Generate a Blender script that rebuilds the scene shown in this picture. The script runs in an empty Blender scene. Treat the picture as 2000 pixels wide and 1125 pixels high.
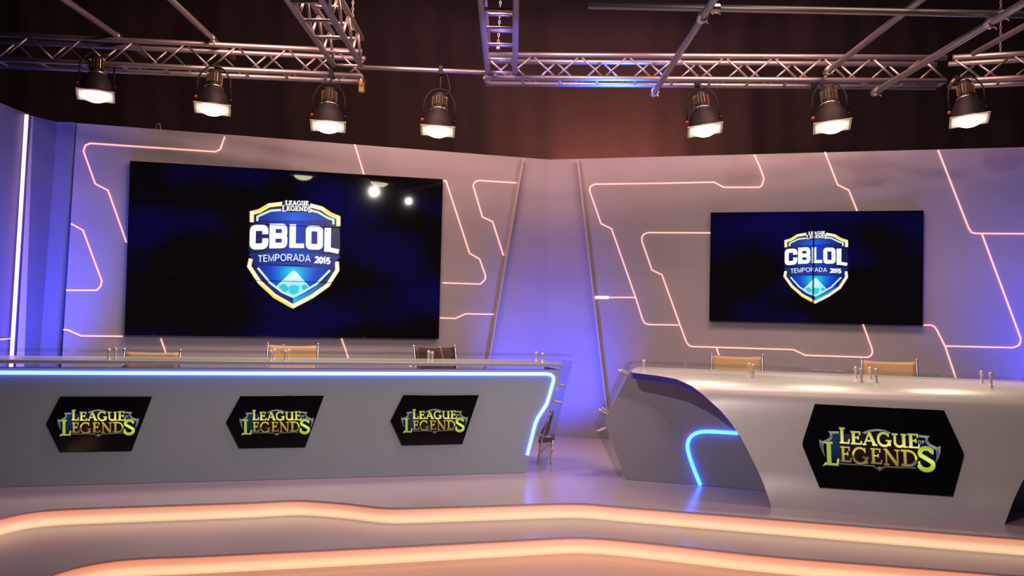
import bpy, math, random
from mathutils import Vector, Matrix
random.seed(7)
S = bpy.context.scene
COL = S.collection
PI = math.pi

# ------------------------------------------------------------------ camera
CAMZ = 1.67                      # eye height above the studio floor
F = 1720.0
PITCH = math.atan(53.5 / F)
ROLL = 0.021
fw = Vector((0, math.cos(PITCH), math.sin(PITCH)))
up0 = Vector((0, -math.sin(PITCH), math.cos(PITCH)))
rt0 = Vector((1, 0, 0))
rt = rt0 * math.cos(ROLL) + up0 * math.sin(ROLL)
up = -rt0 * math.sin(ROLL) + up0 * math.cos(ROLL)
EYE = Vector((0, 0, CAMZ))
cd = bpy.data.cameras.new('camera')
cam = bpy.data.objects.new('camera', cd)
COL.objects.link(cam)
cd.sensor_width = 36.0
cd.lens = 36.0 * F / 2000.0
cd.clip_end = 100
M = Matrix((rt, up, -fw)).transposed().to_4x4()
M.translation = EYE
cam.matrix_world = M
S.camera = cam

def ray(px, py):
    return (fw + rt * ((px - 1000.0) / F) - up * ((py - 562.5) / F))

def proj(p):
    d = Vector(p) - EYE
    z = d.dot(fw)
    return (1000 + F * d.dot(rt) / z, 562.5 - F * d.dot(up) / z)

def at_z(px, py, z):
    r = ray(px, py)
    return EYE + r * ((z - CAMZ) / r.z)

def at_y(px, py, y):
    r = ray(px, py)
    return EYE + r * (y / r.y)

class Plane:
    """a real upright (or leaning) surface in the studio; u along it, v up it"""
    def __init__(s, o, ex, ez=Vector((0, 0, 1))):
        s.o = Vector(o); s.ex = Vector(ex).normalized(); s.ez = Vector(ez).normalized()
        s.n = s.ex.cross(s.ez)            # towards the room
    def uv(s, px, py, off=0.0):
        r = ray(px, py)
        o = s.o + s.n * off
        t = (o - EYE).dot(s.n) / r.dot(s.n)
        p = EYE + r * t - o
        return (p.dot(s.ex), p.dot(s.ez))
    def pt(s, u, v, off=0.0):
        return s.o + s.ex * u + s.ez * v + s.n * off
    def at(s, px, py, off=0.0):
        u, v = s.uv(px, py, off)
        return s.pt(u, v, off)

# ------------------------------------------------------------------ world, exposure, lights
S.view_settings.view_transform = 'Standard'
S.view_settings.look = 'None'
S.view_settings.gamma = 1.0
S.view_settings.exposure = 0.0
S.view_settings.use_curve_mapping = False
w = bpy.data.worlds.new('world'); S.world = w
w.use_nodes = True
w.node_tree.nodes['Background'].inputs[0].default_value = (0.55, 0.4, 0.6, 1)
w.node_tree.nodes['Background'].inputs[1].default_value = 0.011

def look(o, target):
    d = Vector(target) - o.location
    o.rotation_euler = d.to_track_quat('-Z', 'Y').to_euler()

def spot(name, loc, tgt, power, col, size=60, blend=0.8, rad=0.1):
    l = bpy.data.lights.new(name, 'SPOT')
    l.energy = power; l.color = col; l.spot_size = math.radians(size)
    l.spot_blend = blend; l.shadow_soft_size = rad
    o = bpy.data.objects.new(name, l); COL.objects.link(o)
    o.location = loc; look(o, tgt)
    return o

def area(name, loc, tgt, power, col, sx=1.0, sy=1.0):
    l = bpy.data.lights.new(name, 'AREA')
    l.shape = 'RECTANGLE'; l.size = sx; l.size_y = sy
    l.energy = power; l.color = col
    o = bpy.data.objects.new(name, l); COL.objects.link(o)
    o.location = loc; look(o, tgt)
    return o

WARM = (1.0, 0.52, 0.46); NEUT = (1.0, 0.86, 0.84); BLUE = (0.03, 0.06, 1.0)
# studio grid above and behind the camera
spot('key_left', (3.1, 0.2, 4.5), (-1.7, 8.0, 0.9), 620, NEUT, 42, 1.0, 0.022)
spot('key_right', (-1.9, 0.2, 4.3), (2.9, 8.0, 1.1), 640, NEUT, 46, 1.0, 0.022)
spot('key_middle', (3.8, 0.6, 4.3), (-1.0, 7.4, 0.7), 240, NEUT, 42, 1.0, 0.02)
# wash on the upper halves of the set walls
area('wash_left', (-1.2, 7.2, 4.9), (-1.5, 9.8, 3.1), 135, WARM, 2.4, 0.3)
area('wash_right', (2.4, 7.2, 4.9), (2.4, 9.9, 3.1), 110, WARM, 2.6, 0.3)
# warm light behind the set walls, on the curtain
spot('curtain_spill', (1.3, 11.1, 2.9), (1.3, 12.2, 4.1), 640, (1.0, 0.33, 0.22), 140, 1.0, 0.2)
# blue uplights on the stage floor behind the desks
spot('blue_corner', (0.40, 9.1, 0.45), (0.50, 10.6, 1.30), 300, BLUE, 80, 1.0, 0.1)
spot('blue_left', (-3.95, 7.6, 0.5), (-4.95, 8.5, 1.9), 720, BLUE, 73, 1.0, 0.1)
spot('blue_right', (5.7, 7.9, 0.9), (5.9, 9.2, 2.0), 260, BLUE, 110, 1.0, 0.1)
area('pipe_fill', (2.6, 5.4, 4.9), (2.6, 6.2, 3.9), 14, (1.0, 0.72, 0.5), 2.6, 0.1)  # unseen warm light added above, brightens the horizontal pipe
spot('blue_ladder_fill', (0.15, 6.9, 2.3), (-0.1, 7.6, 4.1), 520, (0.10, 0.10, 1.0), 60, 1.0, 0.01)  # unseen spot added in mid-air to tint the ladder-like truss blue
spot('blue_chord_fill', (0.72, 8.25, 3.50), (0.8, 8.45, 4.05), 200, (0.02, 0.16, 1.0), 150, 1.0, 0.01)  # unseen spot added below the right truss to turn its chords blue

# ------------------------------------------------------------------ materials
MATS = {}
def pbr(name, col, rough=0.5, metal=0.0, noise=0.0, nscale=8.0, bump=0.0, bscale=60.0, coat=0.0, spec=0.5):
    if name in MATS: return MATS[name]
    m = bpy.data.materials.new(name); m.use_nodes = True
    nt = m.node_tree; b = nt.nodes['Principled BSDF']
    b.inputs['Roughness'].default_value = rough
    b.inputs['Metallic'].default_value = metal
    b.inputs['Coat Weight'].default_value = coat
    b.inputs['Specular IOR Level'].default_value = spec
    tc = nt.nodes.new('ShaderNodeTexCoord')
    if noise > 0:
        n = nt.nodes.new('ShaderNodeTexNoise'); n.inputs['Scale'].default_value = nscale
        n.inputs['Detail'].default_value = 4
        nt.links.new(tc.outputs['Object'], n.inputs['Vector'])
        r = nt.nodes.new('ShaderNodeValToRGB')
        r.color_ramp.elements[0].position = 0.3; r.color_ramp.elements[1].position = 0.7
        r.color_ramp.elements[0].color = tuple(c * (1 - noise) for c in col) + (1,)
        r.color_ramp.elements[1].color = tuple(min(1, c * (1 + noise)) for c in col) + (1,)
        nt.links.new(n.outputs['Fac'], r.inputs[0])
        nt.links.new(r.outputs[0], b.inputs['Base Color'])
    else:
        b.inputs['Base Color'].default_value = tuple(col) + (1,)
    if bump > 0:
        n2 = nt.nodes.new('ShaderNodeTexNoise'); n2.inputs['Scale'].default_value = bscale
        nt.links.new(tc.outputs['Object'], n2.inputs['Vector'])
        bp = nt.nodes.new('ShaderNodeBump'); bp.inputs['Strength'].default_value = bump
        bp.inputs['Distance'].default_value = 0.01
        nt.links.new(n2.outputs['Fac'], bp.inputs['Height'])
        nt.links.new(bp.outputs[0], b.inputs['Normal'])
    MATS[name] = m
    return m

def emit(name, col, strength=1.0):
    if name in MATS: return MATS[name]
    m = bpy.data.materials.new(name); m.use_nodes = True
    nt = m.node_tree; b = nt.nodes['Principled BSDF']
    b.inputs['Base Color'].default_value = (0.5, 0.5, 0.5, 1)
    b.inputs['Emission Color'].default_value = tuple(col) + (1,)
    b.inputs['Emission Strength'].default_value = strength
    MATS[name] = m
    return m

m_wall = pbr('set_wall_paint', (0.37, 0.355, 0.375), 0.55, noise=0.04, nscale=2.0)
m_side = pbr('set_side_blue_shade', (0.11, 0.12, 0.20), 0.55)  # darkened and blued: shade and blue wash put into the wall colour
m_column = pbr('set_column_blue_shade', (0.22, 0.24, 0.32), 0.55, noise=0.03, nscale=2.0)  # pier colour also carries the dim blue light, so darker than the wall
m_desk = pbr('grey_desk_laminate', (0.36, 0.43, 0.49), 0.45, noise=0.02, nscale=2.0)
m_top = pbr('pale_counter_laminate', (0.42, 0.45, 0.47), 0.28)
m_silver = pbr('silver_desk_paint', (0.80, 0.77, 0.78), 0.33, metal=0.25, noise=0.02, nscale=3.0)
m_recess = pbr('dark_grey_desk_paint', (0.31, 0.30, 0.36), 0.5, noise=0.03, nscale=3)
m_deck = pbr('stage_floor_gloss', (0.50, 0.44, 0.50), 0.24, noise=0.04, nscale=1.2)
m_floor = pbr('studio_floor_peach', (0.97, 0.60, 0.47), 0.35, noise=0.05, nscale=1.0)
m_alu = pbr('truss_aluminium', (0.42, 0.38, 0.37), 0.42, metal=0.85)
m_chrome = pbr('chrome', (0.9, 0.86, 0.84), 0.25, metal=1.0)
m_post = pbr('satin_post_metal', (0.86, 0.76, 0.70), 0.35, metal=0.35)
m_black = pbr('black_paint', (0.018, 0.015, 0.015), 0.4)
m_lampbody = pbr('lamp_black_paint', (0.012, 0.009, 0.008), 0.6, spec=0.25)
m_brass = pbr('yellow_metal', (0.6, 0.42, 0.1), 0.4, metal=0.4)
m_cable = pbr('black_cable', (0.012, 0.012, 0.012), 0.5)
m_curtain = pbr('black_curtain_cloth', (0.022, 0.013, 0.013), 0.9, noise=0.12, nscale=3.0, bump=0.3, bscale=20)
m_ceil = pbr('dark_ceiling', (0.010, 0.008, 0.009), 0.9)
m_tan = pbr('tan_chair_mesh', (0.50, 0.34, 0.17), 0.6, noise=0.08, nscale=200)
m_brown = pbr('dark_brown_leather', (0.07, 0.032, 0.028), 0.45, noise=0.1, nscale=60)
m_rim = pbr('deep_blue_edge', (0.045, 0.03, 0.42), 0.35)
m_trim = pbr('pale_edge_trim', (0.55, 0.5, 0.48), 0.4)
m_cord = pbr('yellow_cord', (0.75, 0.52, 0.2), 0.5)
m_red = pbr('red_knob', (0.4, 0.03, 0.03), 0.4)
m_rubber = pbr('black_rubber', (0.02, 0.02, 0.02), 0.7)
m_bezel = pbr('screen_bezel', (0.002, 0.002, 0.003), 0.8, spec=0.1)
m_pink = emit('pink_led', (1.0, 0.34, 0.29), 1.6)
m_pinkbig = emit('pale_pink_led', (1.0, 0.52, 0.45), 2.0)
m_blueled = emit('blue_led_tube', (0.085, 0.16, 1.0), 6.0)
m_blueled2 = emit('cyan_blue_led_tube', (0.02, 0.13, 1.0), 7.0)
m_lens = emit('glowing_lamp_lens', (1.0, 0.88, 0.62), 14.0)
m_gel = emit('lit_diffusion_gel', (1.0, 0.80, 0.50), 0.55)

def glass_mat():
    m = bpy.data.materials.new('clear_acrylic'); m.use_nodes = True
    nt = m.node_tree; nt.nodes.clear()
    out = nt.nodes.new('ShaderNodeOutputMaterial'); mx = nt.nodes.new('ShaderNodeMixShader')
    t = nt.nodes.new('ShaderNodeBsdfTransparent'); t.inputs[0].default_value = (0.88, 0.92, 0.90, 1)
    g = nt.nodes.new('ShaderNodeBsdfGlossy'); g.inputs['Roughness'].default_value = 0.04
    g.inputs['Color'].default_value = (0.9, 0.9, 0.9, 1)
    f = nt.nodes.new('ShaderNodeFresnel'); f.inputs['IOR'].default_value = 1.35
    mn = nt.nodes.new('ShaderNodeMath'); mn.operation = 'MINIMUM'; mn.inputs[1].default_value = 0.11
    nt.links.new(f.outputs[0], mn.inputs[0]); nt.links.new(mn.outputs[0], mx.inputs[0]); nt.links.new(t.outputs[0], mx.inputs[1]); nt.links.new(g.outputs[0], mx.inputs[2])
    nt.links.new(mx.outputs[0], out.inputs[0])
    return m
m_glass = glass_mat()

def screen_mat(name, blobs):
    """glossy black video panel showing soft dark-blue clouds"""
    m = bpy.data.materials.new(name); m.use_nodes = True
    nt = m.node_tree; b = nt.nodes['Principled BSDF']
    b.inputs['Base Color'].default_value = (0.004, 0.004, 0.005, 1)
    b.inputs['Roughness'].default_value = 0.035
    b.inputs['Specular IOR Level'].default_value = 0.5
    tc = nt.nodes.new('ShaderNodeTexCoord')
    mp = nt.nodes.new('ShaderNodeMapping'); mp.inputs['Scale'].default_value = (0.8, 0.8, 1.5)
    mp.inputs['Location'].default_value = blobs
    n = nt.nodes.new('ShaderNodeTexNoise'); n.inputs['Scale'].default_value = 1.1
    n.inputs['Detail'].default_value = 1.0
    r = nt.nodes.new('ShaderNodeValToRGB')
    r.color_ramp.elements[0].position = 0.52; r.color_ramp.elements[0].color = (0.0008, 0.0003, 0.001, 1)
    r.color_ramp.elements[1].position = 0.75; r.color_ramp.elements[1].color = (0.001, 0.001, 0.045, 1)
    nt.links.new(tc.outputs['Object'], mp.inputs[0])
    nt.links.new(mp.outputs[0], n.inputs['Vector'])
    nt.links.new(n.outputs['Fac'], r.inputs[0])
    nt.links.new(r.outputs[0], b.inputs['Emission Color'])
    b.inputs['Emission Strength'].default_value = 1.0
    return m
m_screen = screen_mat('video_wall_glass', (3.1, 0.4, 0.7))
m_screen2 = screen_mat('video_wall_glass_right', (7.9, 2.2, 4.1))
m_hex = pbr('black_display_glass', (0.006, 0.005, 0.007), 0.12)

def art_mat():
    m = bpy.data.materials.new('screen_image'); m.use_nodes = True
    nt = m.node_tree; b = nt.nodes['Principled BSDF']
    a = nt.nodes.new('ShaderNodeAttribute'); a.attribute_name = 'col'
    b.inputs['Base Color'].default_value = (0.0, 0.0, 0.0, 1)
    b.inputs['Roughness'].default_value = 0.3
    nt.links.new(a.outputs['Color'], b.inputs['Emission Color'])
    b.inputs['Emission Strength'].default_value = 1.0
    return m
m_art = art_mat()

def riser_mat(name, z0, z1):
    """backlit diffuser of a lit step: the LED line sits low behind it, redder light above"""
    m = bpy.data.materials.new(name); m.use_nodes = True
    nt = m.node_tree; b = nt.nodes['Principled BSDF']
    b.inputs['Base Color'].default_value = (0.7, 0.6, 0.5, 1)
    b.inputs['Roughness'].default_value = 0.4
    g = nt.nodes.new('ShaderNodeNewGeometry'); sx = nt.nodes.new('ShaderNodeSeparateXYZ')
    mr = nt.nodes.new('ShaderNodeMapRange'); mr.inputs[1].default_value = z0; mr.inputs[2].default_value = z1
    r = nt.nodes.new('ShaderNodeValToRGB')
    e = r.color_ramp.elements
    e[0].position = 0.0; e[0].color = (0.82, 0.50, 0.28, 1)
    e[1].position = 1.0; e[1].color = (0.85, 0.14, 0.06, 1)
    x = e.new(0.22); x.color = (1.0, 0.72, 0.42, 1)
    x = e.new(0.50); x.color = (0.92, 0.52, 0.28, 1)
    x = e.new(0.62); x.color = (0.72, 0.34, 0.19, 1)
    x = e.new(0.86); x.color = (0.80, 0.22, 0.11, 1)
    nt.links.new(g.outputs['Position'], sx.inputs[0]); nt.links.new(sx.outputs[2], mr.inputs[0])
    nt.links.new(mr.outputs[0], r.inputs[0]); nt.links.new(r.outputs[0], b.inputs['Emission Color'])
    b.inputs['Emission Strength'].default_value = 0.85
    return m

# ------------------------------------------------------------------ object helpers
def tag(o, label=None, cat=None, group=None, kind=None):
    if label: o['label'] = label
    if cat: o['category'] = cat
    if group: o['group'] = group
    if kind: o['kind'] = kind
    return o

def empty(name, loc=(0, 0, 0)):
    o = bpy.data.objects.new(name, None); COL.objects.link(o)
    o.location = loc; o.empty_display_size = 0.1
    return o

class MB:
    """collects shapes for ONE mesh object (world coordinates)"""
    def __init__(s): s.v = []; s.f = []; s.sm = []
    def add(s, vs, fs, smooth=False):
        k = len(s.v); s.v += [Vector(p) for p in vs]
        for f in fs: s.f.append([i + k for i in f]); s.sm.append(smooth)
        return s
    def prism(s, poly, vec):
        vec = Vector(vec); n = len(poly)
        a = [Vector(p) for p in poly]; b = [p + vec for p in a]
        nrm = Vector((0, 0, 0))
        for i in range(n): nrm += a[i].cross(a[(i + 1) % n])
        fs = [list(range(n))[::-1], list(range(n, 2 * n))]
        fs += [[i, (i + 1) % n, n + (i + 1) % n, n + i] for i in range(n)]
        if nrm.dot(vec) < 0: fs = [f[::-1] for f in fs]
        return s.add(a + b, fs)
    def box(s, c, sx, sy, sz, mat=None):
        p = []
        for dz in (-.5, .5):
            for dx, dy in ((-.5, -.5), (.5, -.5), (.5, .5), (-.5, .5)):
                q = Vector((dx * sx, dy * sy, dz * sz))
                if mat: q = mat @ q
                p.append(Vector(c) + q)
        return s.add(p, [[3, 2, 1, 0], [4, 5, 6, 7], [0, 1, 5, 4], [1, 2, 6, 5], [2, 3, 7, 6], [3, 0, 4, 7]])
    def tube(s, pts, r, n=8, closed=False, caps=True):
        pts = [Vector(p) for p in pts]; m = len(pts)
        rs = r if isinstance(r, (list, tuple)) else [r] * m
        rings = []; prev = None
        for i, p in enumerate(pts):
            if closed: t = (pts[(i + 1) % m] - pts[i - 1])
            else: t = pts[min(i + 1, m - 1)] - pts[max(i - 1, 0)]
            t.normalize()
            if prev is None:
                a = Vector((0, 0, 1)) if abs(t.z) < 0.9 else Vector((1, 0, 0))
                x = t.cross(a).normalized()
            else:
                x = (prev - t * prev.dot(t)).normalized()
            prev = x; y = t.cross(x)
            rings.append([p + (x * math.cos(2 * PI * k / n) + y * math.sin(2 * PI * k / n)) * rs[i] for k in range(n)])
        vs = [q for rg in rings for q in rg]; fs = []
        rng = m if closed else m - 1
        for i in range(rng):
            j = (i + 1) % m
            for k in range(n):
                fs.append([i * n + k, i * n + (k + 1) % n, j * n + (k + 1) % n, j * n + k])
        s.add(vs, fs, True)
        if caps and not closed:
            k0 = len(s.v) - len(vs)
            s.f.append([k0 + i for i in range(n)][::-1]); s.sm.append(False)
            s.f.append([k0 + (m - 1) * n + i for i in range(n)]); s.sm.append(False)
        return s
    def lathe(s, prof, mat, n=24, smooth=True):
        vs = []; fs = []
        for r, z in prof:
            for k in range(n):
                a = 2 * PI * k / n
                vs.append(mat @ Vector((r * math.cos(a), r * math.sin(a), z)))
        for i in range(len(prof) - 1):
            for k in range(n):
                fs.append([i * n + k, i * n + (k + 1) % n, (i + 1) * n + (k + 1) % n, (i + 1) * n + k])
        s.add(vs, fs, smooth)
        return s
    def sphere(s, c, r, n=10):
        prof = [(max(r * math.sin(PI * i / 6), 1e-4), -r * math.cos(PI * i / 6)) for i in range(7)]
        return s.lathe(prof, Matrix.Translation(Vector(c)), n)
    def build(s, name, mat, parent=None, bevel=0.0, col=None):
        me = bpy.data.meshes.new(name)
        base = Vector((0, 0, 0)) if parent is None else parent.location
        if parent is not None and parent.parent is not None: base = parent.matrix_world.translation
        me.from_pydata([tuple(p - base) for p in s.v], [], s.f)
        me.polygons.foreach_set('use_smooth', s.sm)
        me.materials.append(mat)
        me.update()
        o = bpy.data.objects.new(name, me); COL.objects.link(o)
        if parent is not None: o.parent = parent
        if bevel:
            b = o.modifiers.new('bevel', 'BEVEL'); b.width = bevel; b.segments = 3
            b.limit_method = 'ANGLE'; b.angle_limit = math.radians(35)
        return o

def rounded(poly, r=0.03, seg=5, closed=False):
    """round the corners of a 3-D polyline"""
    out = []; n = len(poly)
    for i, p in enumerate(poly):
        if not closed and i in (0, n - 1): out.append(Vector(p)); continue
        a = Vector(poly[i - 1]) - Vector(p); b = Vector(poly[(i + 1) % n]) - Vector(p)
        rr = min(r, a.length * 0.45, b.length * 0.45)
        q0 = Vector(p) + a.normalized() * rr; q1 = Vector(p) + b.normalized() * rr
        for k in range(seg + 1):
            t = k / seg
            out.append(q0 * (1 - t) ** 2 + Vector(p) * 2 * t * (1 - t) + q1 * t * t)
    return out

def strip2d(pts, w):
    """polyline -> list of quads (2-D), mitred"""
    n = len(pts); L = []; R = []
    ws = w if isinstance(w, (list, tuple)) else [w] * n
    for i in range(n):
        def dr(a, b):
            d = (b[0] - a[0], b[1] - a[1]); l = math.hypot(*d) or 1
            return (d[0] / l, d[1] / l)
        if i == 0: d0 = d1 = dr(pts[0], pts[1])
        elif i == n - 1: d0 = d1 = dr(pts[-2], pts[-1])
        else: d0 = dr(pts[i - 1], pts[i]); d1 = dr(pts[i], pts[i + 1])
        nx, ny = -(d0[1] + d1[1]), d0[0] + d1[0]
        l = math.hypot(nx, ny) or 1; nx /= l; ny /= l
        c = max(0.45, nx * -d0[1] + ny * d0[0])
        h = ws[i] / 2 / c
        L.append((pts[i][0] + nx * h, pts[i][1] + ny * h)); R.append((pts[i][0] - nx * h, pts[i][1] - ny * h))
    return [[L[i], L[i + 1], R[i + 1], R[i]] for i in range(n - 1)]

def led_strip(plane, pxs, mat, parent, width=0.022, off=0.004, depth=0.006, rr=0.0, name='led_strip'):
    pts = [plane.uv(x, y) for x, y in pxs]
    if rr:
        q = rounded([(u, v, 0) for u, v in pts], rr, 6); pts = [(p.x, p.y) for p in q]
    mb = MB(); n = len(pts)
    # one continuous flat profile following the line
    quads = strip2d(pts, width)
    L = [q[0] for q in quads] + [quads[-1][1]]; R = [q[3] for q in quads] + [quads[-1][2]]
    vs = []
    for i in range(n):
        for (u, v), o in ((L[i], off - depth), (L[i], off + depth), (R[i], off + depth), (R[i], off - depth)):
            vs.append(plane.pt(u, v, o))
    fs = []
    for i in range(n - 1):
        for k in range(4):
            fs.append([i * 4 + k, i * 4 + (k + 1) % 4, (i + 1) * 4 + (k + 1) % 4, (i + 1) * 4 + k])
    fs += [[0, 1, 2, 3], [(n - 1) * 4 + k for k in (3, 2, 1, 0)]]
    mb.add(vs, fs)
    return mb.build(name, mat, parent)

# ------------------------------------------------------------------ heights
ZST = 0.24                       # stage deck
ZS1 = 0.12                       # lower step
def rel(z): return CAMZ + z      # height given relative to the eye

# ------------------------------------------------------------------ studio shell
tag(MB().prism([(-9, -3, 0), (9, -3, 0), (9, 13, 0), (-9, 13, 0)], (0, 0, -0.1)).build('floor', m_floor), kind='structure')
tag(MB().prism([(-9, -3, 6.6), (9, -3, 6.6), (9, 13, 6.6), (-9, 13, 6.6)], (0, 0, 0.1)).build('ceiling', m_ceil), kind='structure')

def curtain():
    xs = [-8.8 + i * 0.055 for i in range(321)]
    zs = [0.0, 1.2, 2.4, 3.2, 3.8, 4.4, 5.0, 5.6, 6.55]
    vs = []; fs = []
    for z in zs:
        for x in xs:
            d = 0.028 * math.sin(x * 5.1 + 0.6 * math.sin(x * 1.7) + z * 0.25) + 0.014 * math.sin(x * 13.7 + z * 0.9) \
                + 0.035 * math.sin(x * 2.3 + z * 1.1)
            vs.append((x, 12.2 + d, z))
    n = len(xs)
    for j in range(len(zs) - 1):
        for i in range(n - 1):
            fs.append([j * n + i, j * n + i + 1, (j + 1) * n + i + 1, (j + 1) * n + i])
    o = MB().add(vs, fs, True).build('curtain', m_curtain)
    sd = o.modifiers.new('thick', 'SOLIDIFY'); sd.thickness = 0.01
    tag(o, 'black cloth curtain hanging in folds behind the whole set', 'curtain')
curtain()

# set walls -----------------------------------------------------------
CX, CY = 0.42, 10.6
dL = Vector((0.954, 0.299, 0)).normalized()
dR = Vector((0.966, -0.259, 0)).normalized()
PL = Plane((CX, CY, ZST), dL)     # normal faces the room
PR = Plane((CX, CY, ZST), dR)
ZTOP = rel(1.893)

def wall_poly(plane, u0t, u0b, u1, name, mat=m_wall, thick=0.12, top=ZTOP):
    h = top - ZST
    poly = [plane.pt(u0b, 0), plane.pt(u1, 0), plane.pt(u1, h), plane.pt(u0t, h)]
    o = MB().prism(poly, -plane.n * thick).build(name, mat)
    return tag(o, kind='structure')

uLt = PL.uv(150, 243)[0]
ua = PL.uv(150, 243)[0]; ub = PL.uv(121, 699)[0]
vb = PL.uv(121, 699)[1]
hL = ZTOP - ZST
ub0 = ub - (ua - ub) * vb / (hL - vb)
wall_left = wall_poly(PL, ua, ub0, 0.0, 'wall_left')
wall_right = wall_poly(PR, 0.0, 0.0, 7.2, 'wall_right')

LEFT_LED = [
 [(439, 267), (430, 292), (421, 296.6), (176, 280), (167, 284), (163, 295), (186, 359), (211, 372), (247, 473.5)],
 [(139, 437), (162, 449.5), (199, 549), (196, 560), (188.5, 567), (129, 567)],
 [(124, 643.6), (134, 645), (158, 656), (240, 657)],
 [(314, 661), (323, 687), (334, 720)],
 [(692.6, 282), (711, 342)],
 [(862, 353), (870.7, 353), (917, 495), (936.4, 506), (948, 538), (947.4, 546), (938, 555), (864, 552.6)],
 [(1008, 357.4), (934.5, 352.7), (928, 355), (924, 363), (942, 424), (962, 433), (983, 499)],
 [(859, 621), (889.5, 622), (909, 613), (964, 614)],
 [(667, 661), (684.5, 712)],
 [(800, 716), (807, 711), (813, 708), (824, 706.5), (948, 709)],
]
for pl in LEFT_LED: led_strip(PL, pl, m_pink, wall_left, 0.014)
RIGHT_LED = [
 [(1473, 302), (1483.5, 325), (1492, 348), (1489, 361), (1483.5, 366), (1413, 366), (1394.7, 356), (1300, 358), (1161, 360),
  (1153.5, 364), (1151.5, 372), (1174, 437), (1194.5, 447), (1241.5, 581), (1255, 624), (1259, 631), (1267, 634), (1326, 635)],
 [(1160, 581), (1241.5, 581)],
 [(1388, 455), (1265, 454.4), (1257, 458), (1253.5, 464), (1254, 472), (1273.5, 527.5), (1293, 537), (1328, 634), (1340.5, 668), (1345, 674), (1351, 677),
  (1549.6, 683), (1573, 694), (1694.6, 698), (1701, 695), (1704, 688), (1703, 681), (1685, 632)],
 [(1399, 679), (1404.5, 694)],
 [(1611, 297), (1636, 361), (1658, 372), (1674, 412)],
 [(1832, 293), (1891, 444), (1897, 454), (1906, 456), (2070, 457)],
 [(1918, 458), (1993, 660), (1993, 668), (1989, 675), (1978, 679), (1847, 676)],
 [(1804, 635), (1818, 635), (1825, 638), (1830, 645), (1846, 677), (1872, 754)],
]
for pl in RIGHT_LED: led_strip(PR, pl, m_pink, wall_right, 0.014)
led_strip(PR, [(1160, 581), (1190, 581)], m_pinkbig, wall_right, 0.032, name='led_strip')

def fin(plane, a, b, name):
    ua_, va = plane.uv(*a); ub_, vb_ = plane.uv(*b)
    k = (ua_ - ub_) / (va - vb_)
    u0 = ub_ - k * vb_            # at the stage deck
    q = [plane.pt(ua_, va), plane.pt(u0, 0), plane.pt(u0 + 0.014, 0), plane.pt(ua_ + 0.014, va)]
    o = MB().prism(q, plane.n * 0.10).build(name, m_trim)
    tag(o, kind='structure')
fin(PL, (1016, 312), (957, 660), 'trim_1')
fin(PR, (1130, 314), (1177, 720), 'trim_2')

# left return of the set
pC0 = Vector((-4.86, 7.2, 0)); pC1 = Vector((-4.83, 8.76, 0)); pB1 = Vector((-4.72, 9.02, 0)); pA1 = PL.pt(ua, 0); pA1.z = 0
def upright(p0, p1, name, tilt0, tilt1, mat, thick=0.1, h=ZTOP - ZST):
    ex = (p1 - p0); ex.z = 0; l = ex.length
    pl = Plane((p0.x, p0.y, ZST), ex)
    poly = [pl.pt(-tilt0, 0), pl.pt(l - tilt1, 0), pl.pt(l, h), pl.pt(0, h)]
    o = MB().prism(poly, -pl.n * thick).build(name, mat)
    return o, pl
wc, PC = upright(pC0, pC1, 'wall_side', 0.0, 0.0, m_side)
# let the side wall and the recess lean outwards at the foot like the photo's
def lean(o, s=0.075):
    for v in o.data.vertices:
        v.co.x -= s * (ZTOP - v.co.z) / 2.0
lean(wc); tag(wc, kind='structure')
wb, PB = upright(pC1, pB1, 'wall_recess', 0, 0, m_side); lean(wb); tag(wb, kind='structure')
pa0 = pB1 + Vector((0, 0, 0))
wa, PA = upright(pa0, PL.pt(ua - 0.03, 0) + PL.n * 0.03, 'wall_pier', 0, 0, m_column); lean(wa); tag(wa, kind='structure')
# upright pink tube at the corner
tp = [at_y(52, 224, 8.60), at_y(22, 708, 8.60), at_y(17, 790, 8.60)]
MB().tube(tp, 0.018, 8).build('led_strip', m_pinkbig, wc)
fq = [at_y(60, 226, 8.74), at_y(31, 700, 8.74), at_y(27, 790, 8.74)]
MB().tube([at_y(-60, 668, 8.05), at_y(-5, 663.5, 8.40), at_y(22, 661, 8.68)], 0.006, 6).build('led_strip', m_pink, wc)
mb = MB()
mb.prism([fq[0], fq[2], fq[2] + Vector((0.012, 0, 0)), fq[0] + Vector((0.012, 0, 0))], (0, 0.16, 0))
tag(mb.build('trim_3', m_trim), kind='structure')

# ------------------------------------------------------------------ stage
stage = empty('stage', (0, 8.2, 0))
tag(stage, 'low glossy grey stage with two curved steps and glowing orange risers', 'stage')
E1 = [(-420, 1260), (-260, 1130), (-140, 1065), (-60, 1032), (0, 1011), (50, 1000), (100, 994), (200, 990), (350, 985), (500, 980), (560, 976.5), (590, 976), (620, 978),
      (675, 982), (730, 989), (765, 991.5), (800, 991), (900, 988), (1000, 985), (1090, 982), (1130, 982), (1165, 984), (1200, 987.5), (1350, 999.5), (1500, 1011.5), (1700, 1027.5), (2000, 1051), (2300, 1074)]
E2 = [(-300, 1420), (-120, 1265), (0, 1175), (60, 1138), (90, 1125), (150, 1105), (225, 1092), (290, 1087.5), (350, 1086), (500, 1079), (750, 1067), (900, 1059), (1000, 1054), (1080, 1049.5), (1120, 1048), (1160, 1049), (1200, 1052), (1300, 1062), (1500, 1085), (1750, 1104), (2000, 1124), (2300, 1148)]
def smooth_line(pts, it=2):
    for _ in range(it):
        q = [pts[0]]
        for a, b in zip(pts, pts[1:]):
            q.append(a * 0.75 + b * 0.25); q.append(a * 0.25 + b * 0.75)
        q.append(pts[-1]); pts = q
    return pts
e1 = smooth_line([at_z(x, y, ZST) for x, y in E1])
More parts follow.
